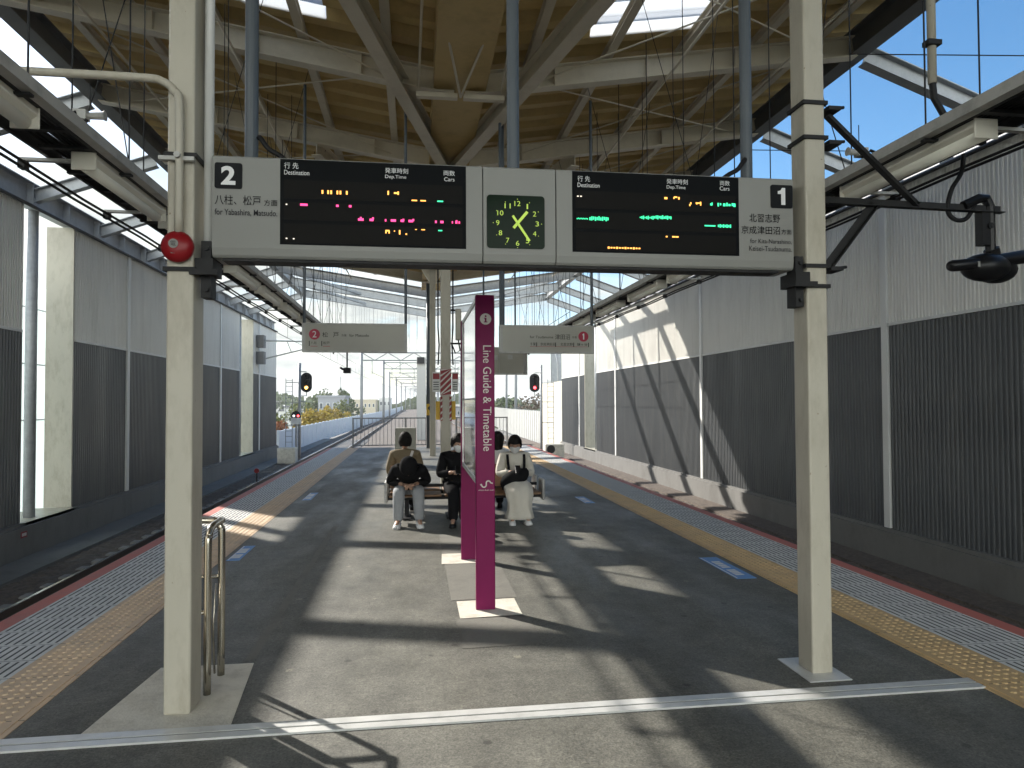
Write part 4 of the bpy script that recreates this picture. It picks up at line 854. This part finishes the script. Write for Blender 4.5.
def person(name_label, ox, oy, face, lean, head_pitch, top, legs, hair, skirt=None, mask=False, hairlen=0, hands='lap', shoe=BLACK, sleeve=True, kneex=.10, head_turn=0, hood=False, footy=0, size=1.0):
    seat = .44
    root = thing('person', name_label, 'person', (ox, oy, 0))
    def W(p_):          # local (x right, y back(+)/front(-), z) -> world; face -1 looks at the camera
        x, y, z = p_; return Vector((ox+x*size*(-face), oy+y*size*(-face), .385+(z-seat)*size*.93 if z > seat else z*.385/seat))
    ca, sa = math.cos(lean), math.sin(lean); piv = (0, 0, .52)
    def U(x, y, z, f=1.0):
        c_, s2 = math.cos(lean*f), math.sin(lean*f); yy_, zz_ = y, z-.52; return (x, yy_*c_-zz_*s2, .52+zz_*c_+yy_*s2)
    # joints
    J = dict(pel=(0, 0, .53), bel=U(0, 0, .66, .8), che=U(0, .0, .86), nb=U(0, .0, 1.00), nk=U(0, -.015, 1.07, 1.12))
    for s_, q in ((-1, 'l'), (1, 'r')):
        J['hip'+q] = (s_*.095, -.02, .51); J['kn'+q] = (s_*kneex, -.44, .50); J['an'+q] = (s_*(kneex+.01), -.46+footy, .10); J['to'+q] = (s_*(kneex+.03), -.62+footy, .045)
        J['sh'+q] = U(s_*.165, .0, .965)
        if hands == 'phone': J['el'+q] = U(s_*.235, -.06, .70); e = U(s_*.06, -.27, .77, .6); J['wr'+q] = e
        elif hands == 'lap': J['el'+q] = U(s_*.25, -.03, .72); J['wr'+q] = (s_*.07, -.36, .60)
        else: J['el'+q] = U(s_*.225, -.04, .70); J['wr'+q] = (s_*.12, -.28, .58)
    def chain(keys, rad): return [tuple(W(J[k])) for k in keys], rad
    names = ['pel', 'bel', 'che', 'nb', 'nk', 'hipl', 'knl', 'anl', 'tol', 'hipr', 'knr', 'anr', 'tor', 'shl', 'ell', 'wrl', 'shr', 'elr', 'wrr']
    E_ = [(0, 1), (1, 2), (2, 3), (3, 4), (0, 5), (5, 6), (6, 7), (7, 8), (0, 9), (9, 10), (10, 11), (11, 12), (3, 13), (13, 14), (14, 15), (3, 16), (16, 17), (17, 18)]
    r_ = [.105, .095, .092, .056, .050, .074, .052, .036, .028, .074, .052, .036, .028, .040, .036, .026, .040, .036, .026]
    r_ = [a*size for a in r_]
    vs_, fs_ = skin_mesh([tuple(W(J[k])) for k in names], E_, r_)
    body = MB(); body.add(vs_, fs_)
    Rf = Matrix.Rotation(PI if face > 0 else 0, 3, 'Z') @ Matrix.Rotation(head_turn, 3, 'Z') @ Matrix.Rotation(head_pitch, 3, 'X')
    nk = W(J['nk']); hc = nk+Rf @ Vector((0, -.022, .105))
    head_geo(body, hc, Rf)
    if hands != 'none':
        for s_, q in ((-1, 'l'), (1, 'r')):
            wv = W(J['wr'+q]); ev = W(J['el'+q]); d = (wv-ev); d.normalize(); d2 = (d+Vector((-s_*.35*(-face), 0, 0))).normalized(); hand_geo(body, wv, d2, s_, (0, 0, 1))
    body.build('body', SKIN, root, smooth=True)
    m = MB(); hair_geo(m, hc, Rf, hairlen, 1.06 if hood is False else 1.0); m.build('hair', hair, root, smooth=True)
    e_ = MB()
    for s_ in (-1, 1): e_.ell(hc+Rf @ Vector((s_*.030, -.084, .014)), .011, .006, .006, 0, 8, 6, Rf)
    e_.build('eyes', BLACK, root, smooth=True)
    if mask:
        m = MB(); rows = []
        for zz_, ww, yy_ in ((.004, .050, -.112), (-.02, .070, -.110), (-.05, .072, -.110), (-.085, .058, -.100), (-.108, .036, -.082)):
            rows.append([hc+Rf @ Vector((ww*math.sin(t), yy_+.085*(1-math.cos(t)), zz_)) for t in [(-1+2*k/8)*1.35 for k in range(9)]])
        vv = [p_ for r2 in rows for p_ in r2]; m.add(vv, [(i*9+k, i*9+k+1, (i+1)*9+k+1, (i+1)*9+k) for i in range(4) for k in range(8)]); m.build('face_mask', MASK, root, smooth=True)
    # clothes over the same joints
    J['col'] = U(0, -.006, 1.045)
    kn = ['pel', 'bel', 'che', 'nb', 'shl', 'ell', 'wrl', 'shr', 'elr', 'wrr', 'col']
    P = [tuple(W(J[k])) for k in kn]
    def lerp(a, b_, f): return tuple(Vector(a)+(Vector(b_)-Vector(a))*f)
    P[6] = lerp(P[5], P[6], .80 if sleeve else .35); P[9] = lerp(P[8], P[9], .80 if sleeve else .35)
    vs_, fs_ = skin_mesh(P, [(0, 1), (1, 2), (2, 3), (3, 4), (4, 5), (5, 6), (3, 7), (7, 8), (8, 9), (3, 10)], [a*size for a in (.150, .140, .150, .112, .084, .074, .050, .084, .074, .050, .066)], 2)
    m = MB(); m.add(vs_, fs_); m.build('jacket' if sleeve else 'shirt', top, root, smooth=True)
    if skirt:
        rings = []
        for (x_, y_, z_, hx, hy, tilt) in ((0, 0, .68, .15, .13, 0), (0, -.04, .56, .185, .15, .25), (0, -.20, .545, .205, .13, .9), (0, -.40, .515, .205, .12, 1.15), (0, -.485, .42, .19, .115, .5), (0, -.50, .33, .168, .10, .1), (0, -.495, .22, .170, .10, .05), (0, -.485, .13, .195, .125, 0), (0, -.485, .085, .205, .135, 0)):
            uu = Vector((1, 0, 0)); vv_ = Vector((0, math.cos(tilt), -math.sin(tilt))); n2 = 28
            rings.append([W(Vector((x_, y_, z_))+uu*hx*math.cos(a)*(1+(.05 if z_ < .45 else .02)*math.sin(7*a+z_*5))+vv_*hy*math.sin(a)*(1+(.16 if z_ < .45 else .04)*math.sin(7*a+z_*5))) for a in [2*PI*k/n2 for k in range(n2)]])
        m = MB(); m.loft(rings); m.build('skirt', skirt, root, smooth=True)
    else:
        kn = ['pel', 'hipl', 'knl', 'anl', 'hipr', 'knr', 'anr']; P = [tuple(W(J[k])) for k in kn]; P[3] = lerp(P[2], P[3], 1.10); P[6] = lerp(P[5], P[6], 1.10)
        vs_, fs_ = skin_mesh(P, [(0, 1), (1, 2), (2, 3), (0, 4), (4, 5), (5, 6)], [a*size for a in (.135, .105, .086, .066, .105, .086, .066)], 2)
        m = MB(); m.add(vs_, fs_); m.build('trousers', legs, root, smooth=True)
    for q in 'lr':
        a = W(J['an'+q]); t_ = W(J['to'+q]); d = Vector((t_.x-a.x, t_.y-a.y, 0)).normalized(); r2 = Vector((-d.y, d.x, 0)); c0 = Vector((a.x, a.y, 0))
        sh = MB(); rings = []
        for l, hw, hz in ((-.065, .026, .075), (-.045, .036, .095), (.0, .038, .105), (.06, .042, .085), (.12, .047, .062), (.165, .043, .048), (.19, .022, .034)):
            rings.append([c0+d*l+r2*x_*hw+Vector((0, 0, .004+z_*hz)) for x_, z_ in ((-1, 0), (-1.02, .35), (-.75, .8), (-.25, 1), (.25, 1), (.75, .8), (1.02, .35), (1, 0))])
        sh.loft(rings); sh.build('shoe', shoe, root, smooth=True)
    if hood:
        m = MB(); m.ell(hc+Rf @ Vector((0, .015, .02)), .118, .128, .135, 0, 18, 12, Rf); m.build('hood', top, root, smooth=True)
    return root, J, W, hc, Rf
def phone(pp, label):
    J, W = pp[1], pp[2]; p_ = (W(J['wrl'])+W(J['wrr']))/2+Vector((0, -.085, .035))
    m = MB().box(-.037, .037, -.005, .005, -.075, .075); o = m.build('phone', BLACK, None, bevel=.004); o.location = p_; o.rotation_euler = (math.radians(-50), 0, 0)
    tag(o, label, 'phone', 'phones in hands')
def strap(root, pts, mt, r=.016):
    m = MB()
    pts = [(a, b_, .385+(c-.44)*.9) for a, b_, c in pts]
    for a, b_ in zip(pts, pts[1:]): m.bar(a, b_, .035, .012, (0, -1, .2))
    m.build('strap', mt, root)
# 1: back turned, olive jacket, far row, left bench
p1 = person('person in an olive jacket with pale strap, seated with back turned', -.14, 10.20, 1, .10, .12, OLIVE, BLACKCL, HAIR, hands='none', size=.97)
strap(p1[0], [(-.03, 10.11, 1.03), (-.07, 10.065, .90), (-.12, 10.04, .76), (-.18, 10.035, .62), (-.24, 10.04, .50)], WARNW)
# 2: bowed forward in a black hooded top and grey trousers
p2 = person('person in black hooded jacket and grey trousers, bowed low on the bench', -.08, 9.66, -1, .88, 1.0, BLACKCL, GREYCL, HAIR, hands='lap', shoe=SHOEW, kneex=.125, hood=True)
# 3: black clothes, mask, phone
p3 = person('person all in black with white mask and phone, half hidden by the totem', .56, 9.62, -1, .05, .35, BLACKCL, BLACKCL, HAIR, mask=True, hands='phone', shoe=BLACK, kneex=.06, size=.99, head_turn=.3)
phone(p3, 'black phone held by the person all in black')
# 4: white top and long skirt
p4 = person('woman in a cream top and long pale skirt with white mask, looking at her phone', 1.36, 9.66, -1, .06, .42, WHITECL, WHITECL, HAIR, skirt=WHITECL, mask=True, hands='phone', shoe=SHOEW, kneex=.085, size=.95, head_turn=-.12)
phone(p4, 'dark phone in the hands of the woman in cream')
strap(p4[0], [(1.245, 9.53, 1.00), (1.25, 9.50, .88), (1.26, 9.47, .76), (1.24, 9.45, .66)], BLACKCL); strap(p4[0], [(1.475, 9.53, 1.00), (1.475, 9.50, .88), (1.465, 9.47, .76), (1.45, 9.46, .66)], BLACKCL)
m = MB(); rings = []
for l, hx, hz in ((0, .02, .03), (.03, .08, .085), (.15, .10, .115), (.28, .095, .105), (.37, .07, .08), (.40, .02, .03)):
    c0 = Vector((1.13, 9.36, .52))+Vector((.40, -.05, .14)).normalized()*l; rings.append([c0+Vector((0, math.cos(a)*hx, math.sin(a)*hz)) for a in [2*PI*k/12 for k in range(12)]])
m.loft(rings); tag(m.build('shoulder_bag', BLACKCL, None, (1.33, 9.36, .58), smooth=True), 'soft black bag lying on the lap of the woman in cream', 'bag')
# 5: dark hair, white shirt, far row
p5 = person('person with long black hair in a white shirt, turned sideways behind the woman in cream', 1.17, 10.22, 1, .0, .1, MULL, BLACKCL, HAIR, hands='none', hairlen=.14, head_turn=-1.0, size=.95)

# ================================================================ PLATFORM END
cb = thing('grey_cabinet', 'tall beige grey equipment cabinet standing left of the column down the platform', 'cabinet', (-.23, 18.3, 0))
S(-.50, .03, 18.1, 18.5, .06, .95).build('case', CABG, cb, bevel=.01); S(-.46, -.01, 18.14, 18.46, 0, .06).build('foot', DARK, cb); m = MB(); m.box(-.47, 0, 18.09, 18.099, .10, .90); m.box(-.03, -.01, 18.075, 18.09, .48, .58); m.build('door', CABG, cb)
m = MB()
def fence(x0, x1, y, label, hgt=1.05):
    root = thing('end_fence', label, 'fence', ((x0+x1)/2, y, 0))
    m = MB(); m.tube([(x0, y, hgt), (x1, y, hgt)], .022, 8); m.tube([(x0, y, .10), (x1, y, .10)], .018, 8); m.build('rail', FENCEG, root)
    m = MB(); n = int((x1-x0)/.13)
    for k in range(n+1): x = x0+(x1-x0)*k/n; m.tube([(x, y, .10), (x, y, hgt)], .009, 6)
    m.build('bars', FENCEG, root)
    for k in range(4):
        x = x0+(x1-x0)*k/3; m = MB(); m.tube([(x, y, -.02), (x, y, hgt+.02)], .026, 8); m.build('fence_post', FENCEG, root)
fence(-2.15, 3.3, 25.3, 'grey barred fence across the far end of the platform')

def signal(x, y, hx, label, lampm, ladder_side, concrete):
    root = thing('railway_signal', label, 'signal', (x, y, -1.4), 'railway signals beyond the platform')
    m = MB(); m.tube([(x, y, -1.4), (x, y, 3.75)], .075, 10); m.build('mast', GALV, root, smooth=True)
    hz = 2.78; xx = x+hx
    m = MB(); m.prism(rrect(xx, hz-.08, .29, .53, .28, 8), y-.20, y-.16); m.build('backboard', BLACKM, root)
    m = MB()
    for z in (.20, -.08, -.36): m.tube([(xx, y-.36, hz+z+.02), (xx, y-.20, hz+z)], .11, 12, cap=False)
    m.build('lamp_hood', BLACKM, root)
    m = MB(); m.disc((xx, y-.21, hz-.36), (0, -1, 0), .085, .01, 14); m.build('lit_lens', lampm, root)
    m = MB(); m.bar((x, y-.08, hz+.5), (xx, y-.08, hz+.5), .05, .05); m.bar((x, y-.08, hz-.8), (xx, y-.08, hz-.8), .05, .05); m.bar((xx, y-.1, hz-.6), (xx, y-.1, hz-.8), .05, .05); m.bar((x, y-.1, hz-1.1), (x+hx*.9, y-.1, hz-1.1), .04, .04); m.build('bracket', GALV, root)
    m = MB(); lx = x+ladder_side*.55
    for q in (-.17, .17): m.tube([(lx+q, y, -1.3), (lx+q, y, 2.9)], .02, 6)
    for k in range(14): m.tube([(lx-.17, y, -1.1+k*.3), (lx+.17, y, -1.1+k*.3)], .014, 5)
    for z in (.4, 1.6, 2.7): m.bar((x, y, z), (lx+ladder_side*.17, y, z), .05, .04)
    m.build('ladder', GALV, root)
    return root
signal(-6.15, 39.2, .38, 'railway signal with amber lamp lit beyond the left wall end', LAMPY, -1, None)
signal(7.25, 40.2, -.42, 'railway signal with red lamp lit beyond the right wall end', LAMPR, 1, None)
tag(S(-6.72, -5.85, 36.0, 36.8, -1.40, -.62).build('concrete_block', PADC, None, (-6.3, 36.4, -1.4), bevel=.02), 'grey concrete block at the foot of the left signal', 'block', 'blocks by the signals')
tag(S(6.7, 7.7, 36.0, 36.8, -1.40, -.6).build('concrete_block', PADC, None, (7.2, 36.4, -1.4), bevel=.02), 'beige concrete block at the foot of the right signal', 'block', 'blocks by the signals')
h = thing('shunt_signal', 'small dome shunting signal with white and red lights on a white box', 'signal', (-6.2, 38.5, -1.4))
m = MB(); m.tube([(-6.2, 38.5, -1.4), (-6.2, 38.5, .6)], .06, 8); m.build('stand', GALV, h)
m = MB(); m.prism([(-6.45, .82), (-5.95, .82)]+[(-6.2+.25*math.cos(a), .86+.32*math.sin(a)) for a in [PI*k/10 for k in range(11)]], 38.3, 38.42); m.build('head', BLACKM, h)
m = MB(); m.box(-6.46, -5.94, 38.29, 38.43, .48, .82); m.build('number_box', MULL, h); m = MB(); m.disc((-6.30, 38.3, .92), (0, -1, 0), .055, .012, 10); m.disc((-6.08, 38.3, .92), (0, -1, 0), .055, .012, 10, 1); m.build('lens', [LAMPW, LAMPR], h)
for x, y, lb in ((-2.5, 37, ''),): pass
h = thing('dwarf_signal', 'low dark red disc marker standing beside the left rails', 'marker', (-5.75, 27.0, -1.4)); m = MB(); m.tube([(-5.75, 27, -1.4), (-5.75, 27, -.95)], .025, 6); m.build('stake', DARK, h); m = MB(); m.disc((-5.75, 27, -.88), (0, -1, 0), .09, .05, 14); m.build('disc', REDP, h)
h = thing('dwarf_signal', 'low black disc marker on the ledge beside the right wall', 'marker', (6.4, 33.0, -1.4)); m = MB(); m.tube([(6.4, 33, -1.4), (6.4, 33, -.75)], .03, 6); m.build('stake', DARK, h); m = MB(); m.disc((6.4, 33, -.65), (0, -1, 0), .2, .05, 14); m.build('disc', BLACKM, h)
# equipment box and catenary brackets on the left wall
h = thing('insulator_box', 'dark grey louvred box on the far left wall with a catenary bracket', 'equipment', (-7.4, 35.7, 3.5))
S(-7.6, -7.25, 35.4, 35.9, 3.5, 4.1).build('case', GREYBEAM, h); S(-7.6, -7.25, 35.4, 35.9, 4.3, 4.9).build('case', GREYBEAM, h)
m = MB(); m.tube([(-7.3, 35.7, 4.65), (-4.3, 35.7, 4.6)], .04, 8); m.tube([(-7.3, 35.7, 3.75), (-4.6, 35.7, 4.45)], .035, 8); m.tube([(-6.2, 35.7, 4.6), (-6.0, 35.7, 4.1)], .025, 6); m.tube([(-4.9, 35.7, 4.2), (-4.3, 35.7, 4.15)], .025, 6); m.build('bracket', TRAYG, h)
for x, lb in ((-4.85, 'contact and catenary wires over the left track'), (5.8, 'contact and catenary wires over the right track')):
    h = thing('overhead_wire', lb, 'wire', (x, 60, 3.9), 'overhead wires')
    m = MB(); m.tube([(x, 26, 4.1), (x, 83, 4.1), (x+1.6, 140, 4.1), (x+2.0, 260, 4.1)], .012, 5); m.tube([(x, 26, 5.0), (x, 50, 4.75), (x, 83, 5.1), (x+1.6, 140, 5.0), (x+2, 260, 5.0)], .012, 5)
    for k in range(16): m.tube([(x, 28+k*3.5, 4.1), (x, 28+k*3.5, 4.85)], .006, 4)
    m.build('wires', DARK, h)
# white pillar and catenary portals
h = thing('white_pillar', 'white concrete pillar with dark box near its top beyond the end fence', 'pillar', (.5, 57, -1.4)); S(.15, .87, 56.7, 57.4, -1.4, 5.2).build('shaft', BARRW, h); S(.18, .75, 56.4, 56.69, 4.7, 5.2).build('head_box', DARK, h)
PORT = mat('backlit_portal_steel', (.20, .21, .22), .6, var=.1)  # portal steel darkened in its colour so that it looks backlit
def portal(y, x0, x1, label, ztop=7.4):
    root = thing('catenary_portal', label, 'gantry', ((x0+x1)/2, y, -1.4), 'steel catenary portals receding along the line')
    for x in (x0, x0+5.4, x0+11.5, x1):
        if x == x0+5.4 and y < 90: continue
        m = MB(); m.tube([(x, y, -1.4), (x, y, ztop+.3)], .17, 10); m.build('mast', PORT, root, smooth=True)
    m = MB()
    for z in (ztop, ztop-.9): m.tube([(x0, y, z), (x1, y, z)], .085, 6)
    n = int((x1-x0)/1.4)
    for k in range(n): a = x0+(x1-x0)*k/n; b_ = x0+(x1-x0)*(k+1)/n; m.tube([(a, y, ztop-.9 if k % 2 else ztop), (b_, y, ztop if k % 2 else ztop-.9)], .05, 5)
    for k in range(5):
        x = x0+1.2+k*(x1-x0-2)/5; m.tube([(x, y, ztop-.9), (x, y, 4.9)], .05, 5); m.tube([(x, y, 5.1), (x+1.3, y, 4.5)], .035, 5)
    m.build('truss_beam', PORT, root)
for i, (y, x0) in enumerate(((83, -6.1), (104, -4.5), (140, -4.9), (180, -4.6), (222, -4.2), (262, -3.4), (300, -2.0), (330, -.4))):
    portal(y, x0, x0+18, 'grey steel catenary portal over the curving tracks, %s from the platform' % ORD[i])
# trackside barriers
def barrier(pts, z0, z1, label, mt, step=2.0):
    root = thing('noise_barrier', label, 'barrier', (pts[0][0], pts[0][1], z0))
    for (xa, ya_), (xb, yb_) in zip(pts, pts[1:]):
        n = max(1, int((yb_-ya_)/step)); m = MB()
        for k in range(n):
            a = (xa+(xb-xa)*k/n, ya_+(yb_-ya_)*k/n); b_ = (xa+(xb-xa)*(k+1)/n, ya_+(yb_-ya_)*(k+1)/n)
            m.bar((a[0], a[1]+.06, (z0+z1)/2), (b_[0], b_[1]-.0, (z0+z1)/2), .08, z1-z0); m.bar((a[0], a[1], z0), (a[0], a[1], z1+.05), .14, .14, (0, 1, 0))
        m.build('panel', mt, root)
barrier([(-7.6, 41), (-7.5, 60), (-7.0, 82), (-6.2, 110), (-5.6, 150), (-5.0, 300)], -1.5, .02, 'pale blue noise barrier curving away along the left track', BARR)
barrier([(9.3, 50.4), (9.4, 70), (10.5, 95), (12.5, 130), (14.5, 300)], -1.5, .9, 'white noise barrier running away along the right track', BARRW, 1.0)
tag(S(9.05, 9.35, 42.4, 50.2, -1.5, 2.9).build('beige_wall', BEIGEW, None, (9.2, 46, -1.5)), 'plain beige wall continuing past the right station wall', 'wall')
h = thing('steel_tower', 'blue grey braced steel tower above the beige wall', 'tower', (9.2, 44.5, 2.9))
[MB().ibeam((9.2, q, 2.9), (9.2, q, 6.0), .4, .35).build('leg', GALV, h) for q in (44.0, 46.2)]; m = MB(); m.bar((9.2, 44, 5.85), (9.2, 46.2, 5.85), .3, .3); m.bar((9.2, 44, 3.2), (9.2, 46.2, 5.6), .1, .1); m.build('brace', GALV, h)
m = MB(); 
for k in range(70): m.tube([(8.55, 31+k*.0, -.7)]+[(8.55, 31, -.7)], .001, 3) if False else None

# ================================================================ DISTANCE: HOUSES AND TREES
def house(name, x0, x1, y, dep, ztop, mt, label, floors=3, cols=4, roof=None, gable=False):
    root = thing(name, label, 'building', ((x0+x1)/2, y, -7), 'buildings beyond the line')
    S(x0, x1, y, y+dep, -7.2, ztop).build('wall', mt, root)
    if gable:
        m = MB(); c = (x0+x1)/2; m.prism([(x0-.5, ztop-.05), (x1+.5, ztop-.05), (c, ztop+(x1-x0)*.22)], y-.4, y+dep+.4); m.build('roof', ROOFD, root)
    else: S(x0-.25, x1+.25, y-.25, y+dep+.25, ztop, ztop+.35).build('roof', roof or mt, root)
    fh = 2.9; m0 = None
    for f in range(floors):
        z = ztop-1.0-f*fh
        for c in range(cols):
            x = x0+(x1-x0)*(c+.5)/cols; ww = (x1-x0)/cols*.26
            m = MB().box(x-ww, x+ww, y-.06, y+.02, z-1.15, z); wnd = m.build('window', MULL, root)
            MB().box(x-ww+.08, x+ww-.08, y-.075, y-.055, z-1.07, z-.08).build('pane', WINM, wnd)
house('white_house', -37, -34.3, 200, 8, -.6, HOUSEW, 'white gabled house at the far left beside the wall end', 2, 2, gable=True)
house('white_house', -34, -30.2, 192, 8, .4, HOUSEW, 'white flat roofed house just right of the gabled one', 2, 3, ROOFD)
house('grey_apartment', -17.6, -12.9, 133, 9, 2.6, HOUSEG, 'grey apartment block standing among the dark trees', 3, 4)
house('beige_school', -21, -12.2, 225, 12, 2.3, HOUSEB, 'long beige building with rows of windows behind the yellow tree', 3, 7)
house('beige_school', -11.6, -7.9, 235, 12, 2.9, HOUSEW, 'pale block by the first catenary masts', 3, 3)
house('low_warehouse', 9.5, 17.5, 210, 14, .0, HOUSEG, 'low grey warehouse roofed dark on the right past the portals', 1, 6, ROOFD)
house('white_house', 21, 27, 170, 9, -.5, HOUSEW, 'white house beyond the right barrier behind the red signal', 2, 3, gable=True)
m = MB(); 
h = thing('radio_mast', 'thin lattice radio mast on the skyline above the school', 'mast', (-40.6, 398, -7))
for dx_ in (-.8, .8): m.tube([(-40.6+dx_, 398, -7), (-40.6+dx_*.2, 398, 16)], .16, 5)
for k in range(14): m.tube([(-41.3+k*.04, 398, -6+k*1.5), (-39.9-k*.04, 398, -5+k*1.5)], .07, 4)
m.build('lattice', FENCEG, h)
def tree(x, y, ztop, rw, rh, mt, label, nleaf=1500, ls=.32, name='broadleaf_tree'):
    root = thing(name, label, 'tree', (x, y, -7), 'trees beyond the barrier')
    rnd = random.Random(int(abs(x)*131+y*17)); cz = ztop-rh
    m = MB(); m.tube([(x, y, -7.1), (x+.1, y, cz-rh*.6), (x-.05, y, cz+rh*.3)], [.22+rw*.03, .16+rw*.02, .05], 8)
    for k in range(6):
        a = k*1.1; m.tube([(x, y, cz-rh*.5+.2*k), (x+rw*.6*math.cos(a), y+rw*.6*math.sin(a), cz+rh*(.0+.12*k))], [.09, .03], 5)
    m.build('trunk', BARK, root)
    cl = [(rnd.gauss(0, .42), rnd.gauss(0, .42), rnd.uniform(-.75, .8), rnd.uniform(.22, .42)) for _ in range(26)]
    m = MB()
    for i in range(nleaf):
        a, b_, c, r = cl[i % 26]; lim = math.sqrt(max(.15, 1-c*c)); a *= lim; b_ *= lim
        u = Vector((rnd.gauss(0, 1), rnd.gauss(0, 1), rnd.gauss(0, 1))).normalized()*r*rnd.random()**.4
        p_ = Vector((x+(a+u.x)*rw, y+(b_+u.y)*rw, cz+(c+u.z)*rh)); n_ = Vector((rnd.gauss(0, 1), rnd.gauss(0, 1), rnd.gauss(0, 1)+.5)).normalized(); t1 = n_.orthogonal().normalized(); t2 = n_.cross(t1); q = ls*rnd.uniform(.6, 1.3)
        m.add([p_-t1*q*.5-t2*q*.3, p_+t1*q*.5-t2*q*.3, p_+t1*q*.4+t2*q*.4, p_-t1*q*.4+t2*q*.4], [(0, 1, 2, 3)])
    m.build('crown', mt, root)
for a in ((-11.6, 82, .6, 2.6, 2.6, LEAFY, 'bright yellow autumn tree above the left noise barrier', 2200), (-9.7, 86, 1.0, 2.2, 2.6, LEAFY, 'yellow green tree nearest the curve of the noise barrier', 1800), (-14.2, 78, -.4, 1.9, 2.2, LEAFR, 'russet low tree beside the amber signal mast', 1500), (-15.6, 84, .2, 1.5, 2.4, LEAFO, 'olive green tree left of the russet tree', 1300),
          (-20.4, 165, 4.6, 4.2, 4.6, LEAFG, 'dark green tree rising over the grey apartment block on its left', 1600, .55), (-16.4, 170, 4.9, 3.6, 4.6, LEAFG, 'dark green tree rising over the grey apartment block on its right', 1600, .55), (-12.4, 130, 2.4, 2.3, 4.0, LEAFO, 'olive tree between the grey block and the beige building', 1500, .4), (-20.0, 128, 2.0, 2.6, 3.6, LEAFO, 'olive tree left of the grey apartment block', 1400, .4),
          (15.2, 92, 2.4, 2.4, 2.6, LEAFB, 'bare brownish tree beyond the right barrier near the red signal', 1200, .25), (19, 150, 2.5, 3.4, 4, LEAFG, 'dark green tree past the right barrier in front of the white house', 1300, .5)):
    tree(*a)
# far wooded ridge, one mass
m = MB(); rnd = random.Random(3)
for k in range(5200):
    x = rnd.uniform(-150, 170); y = rnd.uniform(300, 330); hgt = 4.2+1.6*math.sin(x*.09)+1.2*math.sin(x*.31+1); z = -7+rnd.random()**.6*(hgt+5.5)
    q = rnd.uniform(.8, 1.7); a = rnd.uniform(0, PI); t1 = Vector((math.cos(a), math.sin(a)*.5, rnd.uniform(-.4, .4))); t2 = Vector((0, rnd.uniform(-.5, .5), 1))
    p_ = Vector((x, y, z)); m.add([p_-t1*q-t2*q*.6, p_+t1*q-t2*q*.6, p_+t1*q*.7+t2*q*.7, p_-t1*q*.7+t2*q*.7], [(0, 1, 2, 3)])
o = m.build('far_woods', LEAFG); o['kind'] = 'stuff'

# the faint autumn haze that fades the far end of the line
hm = bpy.data.materials.new('haze_air'); hm.use_nodes = True; t = hm.node_tree; t.nodes.clear()
v = t.nodes.new('ShaderNodeVolumePrincipled'); v.inputs['Color'].default_value = (.93, .95, .98, 1); v.inputs['Density'].default_value = .0004; v.inputs['Anisotropy'].default_value = .3
oo = t.nodes.new('ShaderNodeOutputMaterial'); t.links.new(v.outputs[0], oo.inputs['Volume'])
o = S(-1520, 1520, -420, 3020, -8.4, 20).build('haze', hm); o['kind'] = 'stuff'
